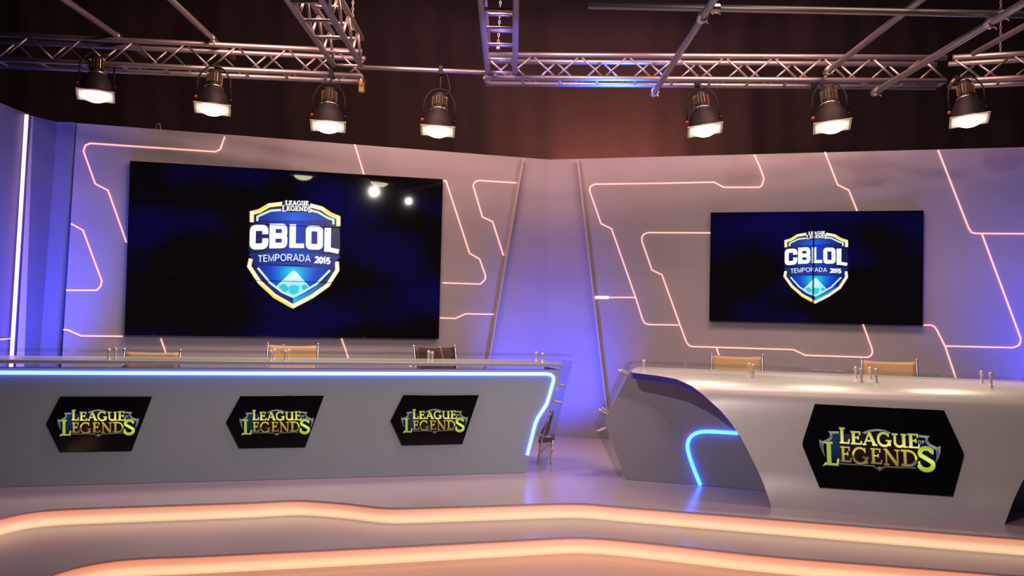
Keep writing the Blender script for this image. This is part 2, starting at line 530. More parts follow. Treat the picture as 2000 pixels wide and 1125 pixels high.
e2 = smooth_line([at_z(x, y, ZS1) for x, y in E2])
def platform(edge, z, name, thick, back=12.0):
    a = edge[0]; b = edge[-1]
    poly = edge + [Vector((max(b.x, 7.0) + 0.6, b.y, z)), Vector((8.0, back, z)), Vector((-8.0, back, z)), Vector((-8.0, a.y, z))]
    return MB().prism(poly, (0, 0, -thick)).build(name, m_deck, stage)
platform(e1, ZST, 'upper_deck', 0.014)
platform(e2, ZS1, 'lower_step', 0.014)
def riser(edge, z0, z1, name, mat):
    n = len(edge); vs = []; fs = []
    for i, p in enumerate(edge):
        t = edge[min(i + 1, n - 1)] - edge[max(i - 1, 0)]; t.normalize()
        nb = Vector((-t.y, t.x, 0))          # away from the camera side
        for off in (0.012, 0.032):
            q = p + nb * off
            vs.append((q.x, q.y, z0)); vs.append((q.x, q.y, z1))
    for i in range(n - 1):
        a = i * 4; b = a + 4
        fs += [[a, b, b + 1, a + 1], [a + 2, a + 3, b + 3, b + 2], [a, a + 2, b + 2, b], [a + 1, b + 1, b + 3, a + 3]]
    return MB().add(vs, fs, True).build(name, mat, stage)
riser(e1, ZS1, ZST - 0.014, 'lit_riser', riser_mat('upper_riser_light', ZS1, ZST - 0.014))
riser(e2, 0.0, ZS1 - 0.014, 'lit_riser', riser_mat('lower_riser_light', 0.0, ZS1 - 0.014))

# ------------------------------------------------------------------ 2-D artwork for the displays
def lin(c):
    return tuple(((x / 255.0) / 12.92 if x / 255.0 <= 0.04045 else (((x / 255.0) + 0.055) / 1.055) ** 2.4) for x in c)

class Art:
    def __init__(s): s.shapes = []       # (poly, colors, layer)
    def poly(s, pts, col, layer):
        s.shapes.append((list(pts), col, layer))
    def stroke(s, pts, w, col, layer):
        for q in strip2d(pts, w): s.shapes.append((q, col, layer))
    def build(s, name, parent, mapper):
        vs = []; fs = []; cols = []
        for pts, col, layer in s.shapes:
            k = len(vs)
            vs += [mapper(x, y, layer) for x, y in pts]
            fs.append(list(range(k, k + len(pts))))
            for p in pts:
                c = col(*p) if callable(col) else col
                cols.append(lin(c))
        mb = MB(); mb.add(vs, fs)
        o = mb.build(name, m_art, parent)
        me = o.data
        ca = me.color_attributes.new('col', 'FLOAT_COLOR', 'CORNER')
        i = 0
        for pidx, poly in enumerate(me.polygons):
            for li in poly.loop_indices:
                c = cols[me.loops[li].vertex_index]
                ca.data[li].color = (c[0], c[1], c[2], 1)
        return o

def arc(cx, cy, rx, ry, a0, a1, n=14):
    return [(cx + rx * math.cos(math.radians(a0 + (a1 - a0) * i / n)), cy + ry * math.sin(math.radians(a0 + (a1 - a0) * i / n))) for i in range(n + 1)]

def glyph(ch, style):
    """strokes on the unit box (y up): list of (points, weight) with weight 'w' thick or 't' thin"""
    g = []
    if style == 'serif':
        if ch == 'L': g = [([(.28, 1), (.28, 0)], 'w'), ([(.02, .05), (.92, .05)], 't'), ([(.9, 0), (1.0, .3)], 't'), ([(0, .96), (.6, .96)], 't')]
        if ch == 'E': g = [([(.26, 1), (.26, 0)], 'w'), ([(0, .95), (.9, .95)], 't'), ([(.88, 1), (.84, .74)], 't'), ([(.26, .52), (.72, .52)], 't'), ([(.7, .66), (.7, .38)], 't'),
                           ([(0, .05), (.95, .05)], 't'), ([(.92, 0), (1.0, .28)], 't')]
        if ch == 'A': g = [([(.12, 0), (.48, 1)], 't'), ([(.46, 1), (.84, 0)], 'w'), ([(.25, .34), (.72, .34)], 't'), ([(0, .04), (.26, .04)], 't'), ([(.66, .04), (1.02, .04)], 't')]
        if ch == 'G': g = [(arc(.5, .5, .42, .46, 48, 318, 16), 'm'), ([(.86, .42), (.86, 0.06)], 'w'), ([(.62, .42), (1.02, .42)], 't'), ([(.8, .98), (.8, .7)], 't')]
        if ch == 'U': g = [([(.2, 1), (.2, .4)] + arc(.5, .34, .30, .30, 180, 350, 8), 'm'), ([(.8, 1), (.8, 0)], 'w'), ([(0, .96), (.42, .96)], 't'), ([(.6, .96), (1.0, .96)], 't'), ([(.8, .04), (1.02, .04)], 't')]
        if ch == 'N': g = [([(.16, 1), (.16, 0)], 't'), ([(.12, 1), (.84, .04)], 'w'), ([(.86, 1), (.86, 0)], 't'), ([(0, .04), (.34, .04)], 't'), ([(.68, .96), (1.02, .96)], 't'), ([(0, .97), (.2, .97)], 't')]
        if ch == 'D': g = [([(.24, 1), (.24, 0)], 'w'), ([(0, .95), (.45, .95)] + arc(.45, .5, .46, .45, 90, -90, 12)[1:] + [(0, .05)], 'm')]
        if ch == 'S': g = [([(.88, .72), (.86, .93)], 't'), (arc(.52, .72, .36, .22, 20, 180, 9) + [(.2, .64), (.5, .52), (.82, .38)] + arc(.48, .27, .40, .23, 15, -170, 10), 'w'), ([(.1, .38), (.08, .08)], 't')]
        if ch == 'O': g = [(arc(.5, .5, .4, .45, 0, 360, 16), 't')]
        if ch == 'F': g = [([(.25, 1), (.25, 0)], 't'), ([(.0, .94), (.9, .94)], 't'), ([(.25, .52), (.7, .52)], 't')]
    else:
        if ch == 'T': g = [([(0, .94), (1, .94)], 'w'), ([(.5, .94), (.5, 0)], 'w')]
        if ch == 'E': g = [([(.1, 0), (.1, 1)], 'w'), ([(.1, .94), (.95, .94)], 'w'), ([(.1, .52), (.85, .52)], 'w'), ([(.1, .06), (.95, .06)], 'w')]
        if ch == 'M': g = [([(.08, 0), (.08, .95), (.5, .1), (.92, .95), (.92, 0)], 'w')]
        if ch == 'P': g = [([(.1, 0), (.1, .94), (.6, .94)] + arc(.6, .7, .32, .24, 90, -90, 8)[1:] + [(.1, .46)], 'w')]
        if ch == 'R': g = [([(.1, 0), (.1, .94), (.6, .94)] + arc(.6, .71, .30, .23, 90, -90, 8)[1:] + [(.1, .48)], 'w'), ([(.5, .48), (.92, 0)], 'w')]
        if ch == 'O': g = [(arc(.5, .5, .43, .46, 0, 360, 18), 'w')]
        if ch == 'A': g = [([(.04, 0), (.5, .98), (.96, 0)], 'w'), ([(.2, .32), (.8, .32)], 'w')]
        if ch == 'D': g = [([(.1, .03), (.1, .94), (.45, .94)] + arc(.45, .5, .46, .44, 90, -90, 10)[1:] + [(.1, .06)], 'w')]
        if ch == '2': g = [(arc(.5, .7, .36, .26, 170, -20, 9) + [(.14, .08), (.95, .08)], 'w')]
        if ch == '0': g = [(arc(.5, .5, .34, .44, 0, 360, 16), 'w')]
        if ch == '1': g = [([(.15, .78), (.5, .95), (.5, 0)], 'w')]
        if ch == '5': g = [([(.88, .93), (.25, .93), (.18, .52), (.45, .6)] + arc(.48, .32, .36, .26, 75, -150, 9), 'w')]
    return g

def put(art, ch, x0, x1, yt, yb, w, t, col, layer, style='serif', grow=0.0, skew=0.0):
    for pts, k in glyph(ch, style):
        q = []
        for gx, gy in pts:
            x = x0 + gx * (x1 - x0)
            q.append((x, yb - gy * (yb - yt) + skew * (x - x0)))
        ww = {'w': w, 'm': (w * 0.75 if style == 'serif' else w), 't': t}[k]
        art.stroke(q, ww + grow, col, layer)

def league_art():
    """display picture, in zoomed-photo units of the leftmost desk display"""
    a = Art()
    silver = lambda x, y: (128, 138, 130) if y < 560 else (80, 96, 92)
    dsil = (70, 80, 84)
    blue = lambda x, y: (18, 40, 70) if y < 650 else (6, 12, 30)
    # deep blue field behind the letters
    a.poly([(320, 430), (470, 420), (560, 420), (560, 735), (330, 745), (300, 620)], blue, 0)
    a.poly([(1320, 430), (1400, 430), (1450, 520), (1500, 560), (1500, 640), (1320, 735), (1230, 735), (1230, 430)], (8, 14, 34), 0)
    a.poly([(560, 420), (740, 400), (880, 380), (1020, 400), (1230, 430), (1230, 735), (560, 735)], (26, 8, 16), 0)
    # ornamental frame
    for sgn in (1, -1):
        mx = lambda x: x if sgn == 1 else 1760 - x
        dy = 0 if sgn == 1 else -14
        def P(l): return [(mx(x), y + dy) for x, y in l]
        a.poly(P([(192, 500), (238, 528), (252, 536), (240, 580), (246, 640), (262, 700), (222, 640), (198, 570)]), silver, 1)
        a.poly(P([(215, 535), (232, 545), (226, 585), (236, 640), (214, 590)]), dsil, 2)
        a.poly(P([(300, 402), (430, 396), (430, 420), (350, 428), (352, 470), (322, 510), (262, 545), (225, 520), (290, 492), (322, 462), (326, 425)]), silver, 1)
        a.poly(P([(330, 440), (345, 440), (340, 470), (310, 498), (300, 495), (325, 468)]), dsil, 2)
        a.poly(P([(282, 545), (315, 515), (322, 560), (300, 600)]), dsil, 1)
    a.poly([(700, 392), (790, 358), (880, 343), (970, 352), (1030, 378), (1010, 396), (950, 372), (880, 366), (800, 380), (735, 410)], (118, 135, 120), 1)
    a.poly([(400, 752), (820, 748), (880, 806), (935, 748), (1290, 738), (1290, 752), (945, 764), (882, 812), (812, 764), (400, 766)], (92, 84, 80), 1)
    a.poly([(855, 762), (912, 760), (882, 800)], (110, 108, 125), 2)
    top = lambda x, y: tuple(p * (1 - k) + q * k for k in [max(0, min(1, (y - 375) / 150))] for p, q in zip((168, 178, 52), (244, 240, 118)))
    def low(x, y):
        k = max(0, min(1, (y - 560) / 90)); 
        if y < 655: return tuple(p * (1 - k) + q * k for p, q in zip((196, 176, 52), (248, 226, 66)))
        k = max(0, min(1, (y - 655) / 85)); return tuple(p * (1 - k) + q * k for p, q in zip((104, 76, 26), (140, 122, 66)))
    green = lambda x, y: tuple(p * (1 - k) + q * k for k in [max(0, min(1, abs(y - 640) / 140))] for p, q in zip((240, 246, 90), (150, 172, 44)))
    T = [('L', 432, 548, 352, 530), ('E', 566, 690, 385, 530), ('A', 700, 868, 385, 530), ('G', 868, 1028, 378, 534), ('U', 1036, 1202, 385, 530), ('E', 1214, 1338, 375, 530)]
    B = [('E', 438, 560, 562, 735), ('G', 570, 762, 560, 750), ('E', 785, 912, 560, 732), ('N', 936, 1114, 560, 736), ('D', 1130, 1312, 556, 732)]
    K = [('L', 262, 412, 520, 785), ('S', 1308, 1500, 510, 768)]
    dark = (10, 6, 10)
    for ch, x0, x1, y0, y1 in T + B: put(a, ch, x0, x1, y0, y1, 34, 17, dark, 3, grow=20)
    for ch, x0, x1, y0, y1 in K: put(a, ch, x0, x1, y0, y1, 44, 20, dark, 3, grow=20)
    sil = (186, 192, 150)
    for ch, x0, x1, y0, y1 in T + B: put(a, ch, x0, x1, y0, y1, 34, 16, (84, 74, 44) if y0 > 500 else (124, 130, 104), 4, grow=7)
    for ch, x0, x1, y0, y1 in K: put(a, ch, x0, x1, y0, y1, 44, 19, (130, 150, 110), 4, grow=9)
    for ch, x0, x1, y0, y1 in T: put(a, ch, x0, x1, y0, y1, 32, 14, top, 5)
    for ch, x0, x1, y0, y1 in B: put(a, ch, x0, x1, y0, y1, 30, 12, low, 5)
    for ch, x0, x1, y0, y1 in K: put(a, ch, x0, x1, y0, y1, 42, 18, green, 5)
    a.poly([(222, 800), (258, 752), (300, 770), (262, 786)], (170, 185, 130), 4)
    for ch, x0, x1 in (('O', 1322, 1362), ('F', 1366, 1402)): put(a, ch, x0, x1, 444, 480, 9, 8, (150, 150, 150), 5)
    return a

def shield_art(split=False):
    """crest, in zoomed-photo units of the left video wall's crest"""
    a = Art()
    mid = 603
    def lerp(c0, c1, k): k = max(0, min(1, k)); return tuple(p * (1 - k) + q * k for p, q in zip(c0, c1))
    # body
    body = [(225, 205), (300, 185), (385, 135), (500, 120), (610, 118), (760, 135), (850, 160), (920, 210), (1000, 245), (1005, 320), (1010, 560), (975, 620),
            (995, 705), (900, 850), (760, 950), (596, 1035), (430, 935), (300, 815), (205, 678), (228, 600), (205, 530), (215, 320), (225, 285)]
    a.poly(body, (8, 14, 62), 0)
    inner = [(282, 250), (400, 190), (500, 178), (610, 175), (740, 182), (820, 202), (950, 265), (950, 560), (920, 712), (800, 835), (700, 895), (596, 945), (500, 905), (395, 825), (285, 690), (262, 560), (268, 320)]
    # upper sky: strips brightening to the centre
    n = 24
    for i in range(n):
        x0 = 272 + (950 - 272) * i / n; x1 = 272 + (950 - 272) * (i + 1) / n
        def ty(x): return 178 + 0.00062 * (x - 600) ** 2 + (x - 600) * 0.035
        def c(x, y):
            k = 1 - abs(x - 610) / 340
            if y < 250: return lerp((8, 30, 120), (10, 80, 225), k)
            return lerp((8, 24, 110), (10, 110, 255), k * 0.9)
        a.poly([(x0, ty(x0)), (x1, ty(x1)), (x1, 272), (x0, 272)], c, 1)
        a.poly([(x0, 272), (x1, 272), (x1, 300), (x0, 300)], lambda x, y: lerp((6, 18, 84), (8, 52, 190), 1 - abs(x - 610) / 340), 1)
        a.poly([(x0, 300), (x1, 300), (x1, 560), (x0, 560)], lambda x, y: lerp((6, 18, 84), (8, 62, 190), 1 - abs(x - 610) / 340), 1)
    # lower field: fans glowing from the peak
    lower = [(270, 665), (950, 690), (920, 712), (800, 835), (700, 895), (596, 945), (500, 905), (395, 825), (285, 690)]
    ctr = (600, 735)
    rim = []
    m = len(lower)
    for i in range(m):
        p, q = lower[i], lower[(i + 1) % m]
        for k in range(6): rim.append((p[0] + (q[0] - p[0]) * k / 6, p[1] + (q[1] - p[1]) * k / 6))
    def lc(x, y):
        d = math.hypot(x - ctr[0], (y - ctr[1]) * 1.2) / 320
        return lerp((0, 235, 250), (5, 60, 200), d * 1.6) if d < 0.6 else lerp((5, 66, 205), (6, 28, 120), (d - .6) / .5)
    nr = 6
    for i in range(len(rim)):
        p, q = rim[i], rim[(i + 1) % len(rim)]
        for k in range(nr):
            t0, t1 = k / nr, (k + 1) / nr
            f = lambda pt, t: (ctr[0] + (pt[0] - ctr[0]) * t, ctr[1] + (pt[1] - ctr[1]) * t)
            if k == 0: a.poly([ctr, f(p, t1), f(q, t1)], lc, 2)
            else: a.poly([f(p, t0), f(p, t1), f(q, t1), f(q, t0)], lc, 2)
    # arena roof
    a.poly([(585, 722), (600, 714), (622, 722), (742, 858), (700, 895), (596, 945), (500, 905), (448, 850)], lambda x, y: lerp((250, 255, 255), (120, 235, 250), (y - 720) / 160), 3)
    a.poly([(470, 850), (520, 828), (560, 870), (535, 905), (500, 890)], (60, 195, 200), 4)
    a.poly([(560, 850), (600, 838), (650, 850), (640, 905), (598, 925), (560, 905)], (40, 210, 225), 4)
    a.poly([(668, 850), (700, 835), (735, 862), (690, 892)], (60, 190, 205), 4)
    # chevron under the field
    a.poly([(596, 955), (740, 888), (870, 800), (940, 715), (950, 740), (880, 840), (745, 930), (596, 1010)], lambda x, y: lerp((20, 190, 235), (30, 40, 120), (x - 600) / 200), 3)
    a.poly([(596, 955), (450, 885), (330, 790), (255, 700), (262, 730), (330, 820), (445, 915), (596, 1010)], (36, 30, 110), 3)
    # borders: yellow edge then white line
    W = (255, 255, 250); Yl = (250, 225, 60); Pw = (200, 235, 255)
    OT = [(233, 288), (233, 207), (300, 190), (385, 140), (505, 126)]
    OR = [(745, 140), (850, 168), (920, 217), (993, 248), (993, 322)]
    LO = [(225, 608), (210, 676), (300, 812), (430, 932), (596, 1027), (762, 940), (900, 842), (985, 708), (980, 634)]
    for l in (OT, OR, LO): a.stroke(l, 38, Yl, 4)
    for l in (OT, OR, LO): a.stroke(l, 24, W, 5)
    a.stroke([(250, 200), (300, 184), (375, 140)], 22, Yl, 6)
    a.stroke([(868, 178), (925, 212), (985, 240)], 20, Yl, 6)
    a.stroke([(300, 826), (430, 946), (585, 1034)], 20, Yl, 6)
    for l in ([(282, 278), (282, 240), (310, 226), (400, 186), (500, 180)], [(735, 180), (820, 202), (900, 250), (950, 268), (950, 308)]): a.stroke(l, 20, Pw, 5)
    a.stroke([(285, 690), (395, 822), (500, 902), (596, 944), (700, 892), (800, 832), (920, 710)], 20, Pw, 5)
    # banner
    a.poly([(205, 572), (260, 566), (400, 552), (600, 548), (800, 562), (1010, 592), (965, 640), (960, 712), (800, 682), (600, 660), (400, 664), (255, 688), (250, 625)],
           lambda x, y: lerp((8, 26, 110), (14, 74, 200), 1 - abs(x - 600) / 320), 6)
    a.stroke([(205, 575), (400, 554), (600, 550), (800, 564), (1010, 594)], 8, (20, 50, 150), 7)
    # CBLOL
    def ln(pts, w, rr=0):
        if rr: pts = [(p.x, p.y) for p in rounded([(x, y, 0) for x, y in pts], rr, 5)]
        a.stroke(pts, w, W, 8)
    ln([(352, 394), (352, 338), (243, 338), (239, 504), (350, 498), (352, 430)], 54, 30)
    ln([(417, 301), (413, 518)], 54)
    ln([(392, 326), (520, 324), (521, 406), (436, 408)], 48, 26)
    ln([(436, 408), (522, 408), (519, 492), (388, 494)], 50, 26)
    ln([(594, 306), (590, 514)], 56); ln([(566, 494), (692, 496)], 40)
    ln([(782, 344), (733, 342), (731, 504), (782, 504), (833, 506), (834, 348), (782, 344)], 50, 34)
    ln([(901, 338), (897, 548)], 58); ln([(872, 520), (996, 546)], 40)
    # dark seam between letters of the middle display columns stays to the panels
    x = 288; widths = [('T', 46), ('E', 42), ('M', 58), ('P', 46), ('O', 60), ('R', 50), ('A', 54), ('D', 50), ('A', 54)]
    for ch, wd in widths:
        cx = x + wd / 2; yb = 628 + 0.00022 * (cx - 560) ** 2 - (0.01 * (560 - cx)); yt = yb - 60
        put(a, ch, x, x + wd - 7, yt, yb, 9, 9, (225, 240, 255), 8, style='sans')
        x += wd + 1
    x = 786
    for ch, wd in (('2', 40), ('0', 38), ('1', 30), ('5', 40)):
        put(a, ch, x, x + wd - 2, 592 + (x - 786) * 0.09, 646 + (x - 786) * 0.09, 15, 15, (255, 255, 255), 8, style='sans')
        x += wd - 3
    # small title on the top edge
    a.poly([(500, 100), (730, 100), (755, 200), (490, 200)], (16, 20, 60), 7)
    xs = 528
    for ch, wd in (('L', 32), ('E', 32), ('A', 38), ('G', 38), ('U', 36), ('E', 32)):
        put(a, ch, xs, xs + wd - 4, 98 + (xs - 528) * .03, 138 + (xs - 528) * .03, 12, 7, W, 9); xs += wd
    xs = 498
    for ch, wd, d in (('L', 42, 10), ('E', 34, 0), ('G', 40, 0), ('E', 34, 0), ('N', 42, 0), ('D', 38, 0), ('S', 36, 8)):
        put(a, ch, xs, xs + wd - 4, 146 + (xs - 498) * .03 - d / 2, 184 + (xs - 498) * .03 + d, 12, 7, W, 9); xs += wd
    return a

LEAGUE = league_art(); SHIELD = shield_art()

# ------------------------------------------------------------------ video walls
def video_wall(plane, quad, nx, ny, mat, label, off=0.075, bwx=0.003, bwy=0.003):
    c = [Vector(plane.uv(x, y, off) + (0,)) for x, y in quad]      # tl, tr, br, bl
    vw = empty('video_wall', plane.pt((c[2].x + c[3].x) / 2, (c[2].y + c[3].y) / 2, 0))
    tag(vw, label, 'screen')
    def q(s, t): return (c[0] * (1 - s) + c[1] * s) * (1 - t) + (c[3] * (1 - s) + c[2] * s) * t
    g = 0.0008
    for j in range(ny):
        for i in range(nx):
            s0, s1, t0, t1 = i / nx, (i + 1) / nx, j / ny, (j + 1) / ny
            P = [q(s0, t0) + Vector((g, -g, 0)), q(s1, t0) + Vector((-g, -g, 0)), q(s1, t1) + Vector((-g, g, 0)), q(s0, t1) + Vector((g, g, 0))]
            body = MB().prism([plane.pt(p.x, p.y, off - 0.001) for p in P], -plane.n * (off - 0.006)).build('screen_panel', mat, vw)
            # narrow raised bezel round each display
            mb = MB()
            cc = sum(P, Vector((0, 0, 0))) / 4
            I = [p + Vector((bwx if p.x < cc.x else -bwx, bwy if p.y < cc.y else -bwy, 0)) for p in P]
            for k in range(4):
                l = (k + 1) % 4
                mb.prism([plane.pt(p.x, p.y, off - 0.002) for p in (P[k], P[l], I[l], I[k])], plane.n * 0.0085)
            b = mb.build('bezel', m_bezel, vw)
            b.parent = body; b.location = (0, 0, 0)
    return vw
QL = [(254, 314), (865, 350), (857, 662), (243, 655)]
QR = [(1388, 415), (1804, 411), (1802, 636), (1385, 627)]
VL = video_wall(PL, QL, 3, 3, m_screen, 'large black video wall with blue crest on the left set wall')
VR = video_wall(PR, QR, 2, 2, m_screen2, 'smaller black video wall with blue crest on the right set wall', bwx=0.008)

OFFS = 0.0745
def crop_left(x, y): return (440 + x / 4.5, 370 + y / 4.5)
SC = PL.uv(*crop_left(600, 570), OFFS)
def shield_uv(x, y):
    u, v = PL.uv(*crop_left(x, y), OFFS); return (u - SC[0], v - SC[1])
SHIELD.build('crest', VL, lambda x, y, l: PL.pt(shield_uv(x, y)[0] + SC[0], shield_uv(x, y)[1] + SC[1], OFFS + 0.0006 * (l + 1)))
# right wall: same crest, smaller
uL_, _ = PR.uv(1529, 540, OFFS); uR_, _ = PR.uv(1655, 540, OFFS)
w_left = shield_uv(1005, 700)[0] - shield_uv(195, 680)[0]
_, vT = PR.uv(1592, 455, OFFS); _, vB = PR.uv(1590, 592, OFFS)
h_left = shield_uv(603, 118)[1] - shield_uv(596, 1040)[1]
ksx = (uR_ - uL_) / w_left; ksy = (vT - vB) / h_left
cu = (uL_ + uR_) / 2; cv = vB - shield_uv(596, 1040)[1] * ksy
SHIELD.build('crest', VR, lambda x, y, l: PR.pt(cu + (shield_uv(x, y)[0]) * ksx, cv + shield_uv(x, y)[1] * ksy, OFFS + 0.0006 * (l + 1)))

# ------------------------------------------------------------------ left desk
a0 = at_z(0, 952, ZST); a1 = at_z(1000, 924.5, ZST)
PD = Plane(a0, (a1 - a0))
desk1 = empty('anchor_desk', PD.pt(2.2, 0, 0))
tag(desk1, 'long grey presenter desk with a blue light line and three black displays', 'desk')
ZC = rel(-0.43)                   # counter height
hC = ZC - ZST
face_px = [(1096, 722), (1091, 745), (1074, 795), (1055, 824), (1047, 850), (1027, 924)]
fu = [PD.uv(x, y) for x, y in face_px]
poly = [(-1.2, 0)] + [(fu[-1][0], 0)] + [(u, v) for u, v in fu[-2::-1]] + [(-1.2, fu[0][1])]
poly = [(u, min(v, hC - 0.03)) for u, v in poly]
MB().prism([PD.pt(u, v, 0) for u, v in poly], -PD.n * 0.06).build('front_panel', m_desk, desk1, bevel=0.006)
# side return and counter
ur = fu[0][0]
uv_r = [(fu[-1][0], 0)] + [(u, v) for u, v in fu[-2::-1]]
mb = MB()
for (p, q) in zip(uv_r, uv_r[1:]):
    v0 = min(p[1], hC - .035); v1 = min(q[1], hC - .035)
    mb.prism([PD.pt(p[0] - 0.001, v0, -0.06), PD.pt(q[0] - 0.001, v1, -0.06), PD.pt(q[0] - 0.03, v1, -0.06), PD.pt(p[0] - 0.03, v0, -0.06)], -PD.n * 0.36)
mb.build('side_panel', m_desk, desk1)
MB().prism([PD.pt(-1.2, hC, 0.015), PD.pt(ur + 0.005, hC, 0.015), PD.pt(ur + 0.005, hC, -0.60), PD.pt(-1.2, hC, -0.60)], (0, 0, -0.032)).build('counter', m_top, desk1, bevel=0.008)
blue_px = [(-120, 727), (0, 727.7), (500, 729.5), (1066, 730.5), (1076, 732), (1081, 737), (1081, 744), (1073, 773), (1067.5, 790), (1050.7, 816), (1045, 829), (1030, 889)]
pts = [PD.pt(*PD.uv(x, y, 0.006), 0.006) for x, y in blue_px]
MB().tube(pts, 0.0155, 10).build('light_tube', m_blueled, desk1)

pent = [
 [(118.3, 774.4), (297.4, 774.4), (257.5, 880.7), (117.7, 883), (90.6, 828)],
 [(470.5, 772.6), (633, 772), (596, 873.5), (467, 875.6), (441.6, 825)],
 [(787.7, 771.3), (934.7, 771.3), (902.5, 867), (785, 870), (762.5, 821.7)],
]
logo_ends = [((112.5, 819), (271.4, 816.6)), ((468, 817.3), (612.7, 817)), ((783.5, 814.5), (913.7, 815.3))]
def crop_desk(x, y): return (90 + x / 8.6545, 760 + y / 8.6545)
LC = PD.uv(*crop_desk(882, 575), 0.02)
def league_uv(x, y):
    u, v = PD.uv(*crop_desk(x, y), 0.02); return (u - LC[0], v - LC[1])
wref = league_uv(1570, 490)[0] - league_uv(195, 510)[0]
for P, (l0, l1) in zip(pent, logo_ends):
    d = MB().prism([PD.pt(*PD.uv(x, y), 0.002) for x, y in P], PD.n * 0.012).build('display', m_hex, desk1, bevel=0.002)
    ua1, va1 = PD.uv(*l0, 0.015); ub1, vb1 = PD.uv(*l1, 0.015)
    k = (ub1 - ua1) / wref
    cu1 = ua1 - league_uv(195, 510)[0] * k
    cv1 = (va1 + vb1) / 2 - league_uv(882, 500)[1] * k
    o = LEAGUE.build('display_picture', desk1, lambda x, y, l: PD.pt(cu1 + league_uv(x, y)[0] * k, cv1 + league_uv(x, y)[1] * k, 0.0146 + 0.0004 * (l + 1)))
    o.parent = d; o.location = (0, 0, 0)

# glass shelf over the counter, on chrome posts
ZG = rel(-0.355)
def glass_shelf(plane, segs, parent, off_f, off_b, zg, th=0.012):
    for (u0, u1, tip) in segs:
        q = [plane.pt(u0, zg - plane.o.z, off_f), plane.pt(u1 + tip, zg - plane.o.z, off_f), plane.pt(u1, zg - plane.o.z, off_b), plane.pt(u0, zg - plane.o.z, off_b)]
        MB().prism(q, (0, 0, -th)).build('glass_shelf', m_glass, parent, bevel=0.002)
uj = PD.uv(545, 705)[0]; ue = PD.uv(1112, 705)[0]
glass_shelf(PD, [(-1.2, uj - 0.006, 0), (uj + 0.006, ue, 0.03)], desk1, 0.0, -0.34, ZG)
def post(p, zc, zg, parent):
    mb = MB()
    m = Matrix.Translation(Vector((p.x, p.y, zc - 0.002)))
    h = zg - zc
    mb.lathe([(0.0001, 0), (0.017, 0), (0.017, 0.006), (0.011, 0.008), (0.011, h - 0.012), (0.015, h - 0.010), (0.015, h + 0.012), (0.010, h + 0.020), (0.0001, h + 0.021)], m, 14)
    mb.build('glass_post', m_post, parent)
for x, o_ in [(-60, -0.03), (212, -0.03), (225, -0.24), (529, -0.03), (535, -0.24), (557, -0.03), (563.5, -0.24), (837, -0.24), (844, -0.03), (1047, -0.24), (1059, -0.03)]:
    lo_, hi_ = -2.0, 6.0
    for _ in range(40):
        md = (lo_ + hi_) / 2
        if proj(PD.pt(md, hC, o_))[0] < x: lo_ = md
        else: hi_ = md
    p = PD.pt(md, hC, o_); post(p, ZC, ZG, desk1)
# glass side wing
wing_px = [(1117, 706), (1105, 752), (1087, 829), (1064, 919)]
wp = [PD.uv(x, y) for x, y in wing_px]
for (p, q) in zip(wp, wp[1:]):
    q0 = [PD.pt(p[0], p[1], 0), PD.pt(q[0], max(q[1], 0.002), 0), PD.pt(q[0] + 0.01, max(q[1], 0.002), 0), PD.pt(p[0] + 0.01, p[1], 0)]
    MB().prism(q0, -PD.n * 0.30).build('glass_side', m_glass, desk1)
for (xa, ya, xb, yb) in [(1090, 750.5, 1106, 753.5), (1083, 782, 1098, 787)]:
    for off in (-0.07, -0.24):
        A = PD.pt(*PD.uv(xa - 3, ya), off); B = PD.pt(*PD.uv(xb, yb), off)
        MB().tube([A, B, B + (B - A).normalized() * 0.012], [0.010, 0.010, 0.016], 12).build('side_stud', m_post, desk1)

# ------------------------------------------------------------------ right desk
D = Vector((0.962, -0.272, 0)).normalized()
b0 = at_z(1507, 991, ZST); b1 = at_z(1962, 1024.5, ZST)
D = (b1 - b0).normalized()
nD = D.cross(Vector((0, 0, 1)))           # to the camera side
T0 = Vector((1.04, 7.66, 0))
foot_d = (Vector((b0.x, b0.y, 0)) - T0).dot(nD)
desk2 = empty('curved_desk', (3.0, 6.9, ZST))
tag(desk2, 'silver arched presenter desk on the right with one big black six-sided display', 'desk')
prof = [(-0.22, -.452), (0.0, -.450), (.10, -.455), (.18, -.463), (.25, -.476), (.31, -.493), (.36, -.515), (.40, -.54), (.43, -.572), (.452, -.61), (.466, -.66), (.478, -.72),
        (.492, -.82), (.508, -.93), (.524, -1.04), (.540, -1.15), (.556, -1.26), (.562, -1.27), (foot_d, -1.43)]
cut = [(1228.7, 727), (1280, 733), (1323.6, 740.7), (1354.7, 756), (1379.6, 776.5), (1413.8, 807.6), (1442, 845), (1466.7, 891.6), (1485, 929), (1501, 969), (1507, 991), (1508.5, 1000)]
def cut_y(x):
    for (xa, ya), (xb, yb) in zip(cut, cut[1:]):
        if xa <= x <= xb: return ya + (yb - ya) * (x - xa) / (xb - xa)
    return None
def row(k, s):
    d, z = prof[k]
    p = T0 + nD * d + D * s
    return Vector((p.x, p.y, rel(z)))
sl = []
for k in range(len(prof)):
    best = None; s = -0.6; prev = None
    while s < 3:
        x, y = proj(row(k, s)); cy = cut_y(x)
        if cy is not None:
            f = y - cy                    # >0 below curve (outside), <0 right/above: inside shell
            if prev is not None and prev[1] > 0 >= f:
                best = prev[0] + (s - prev[0]) * prev[1] / (prev[1] - f); break
            prev = (s, f)
        s += 0.004
    sl.append(best)
sl[-1] = (Vector((b0.x, b0.y, 0)) - T0).dot(D)
for k in range(len(sl) - 2, -1, -1):
    if sl[k] is None: sl[k] = max(sl[k + 1] - 0.05, 0.02)
for k in (0, 1): sl[k] = min(sl[k], sl[2])
s_foot2 = (Vector((b1.x, b1.y, 0)) - T0).dot(D)
smid = (sl[-1] + s_foot2) / 2
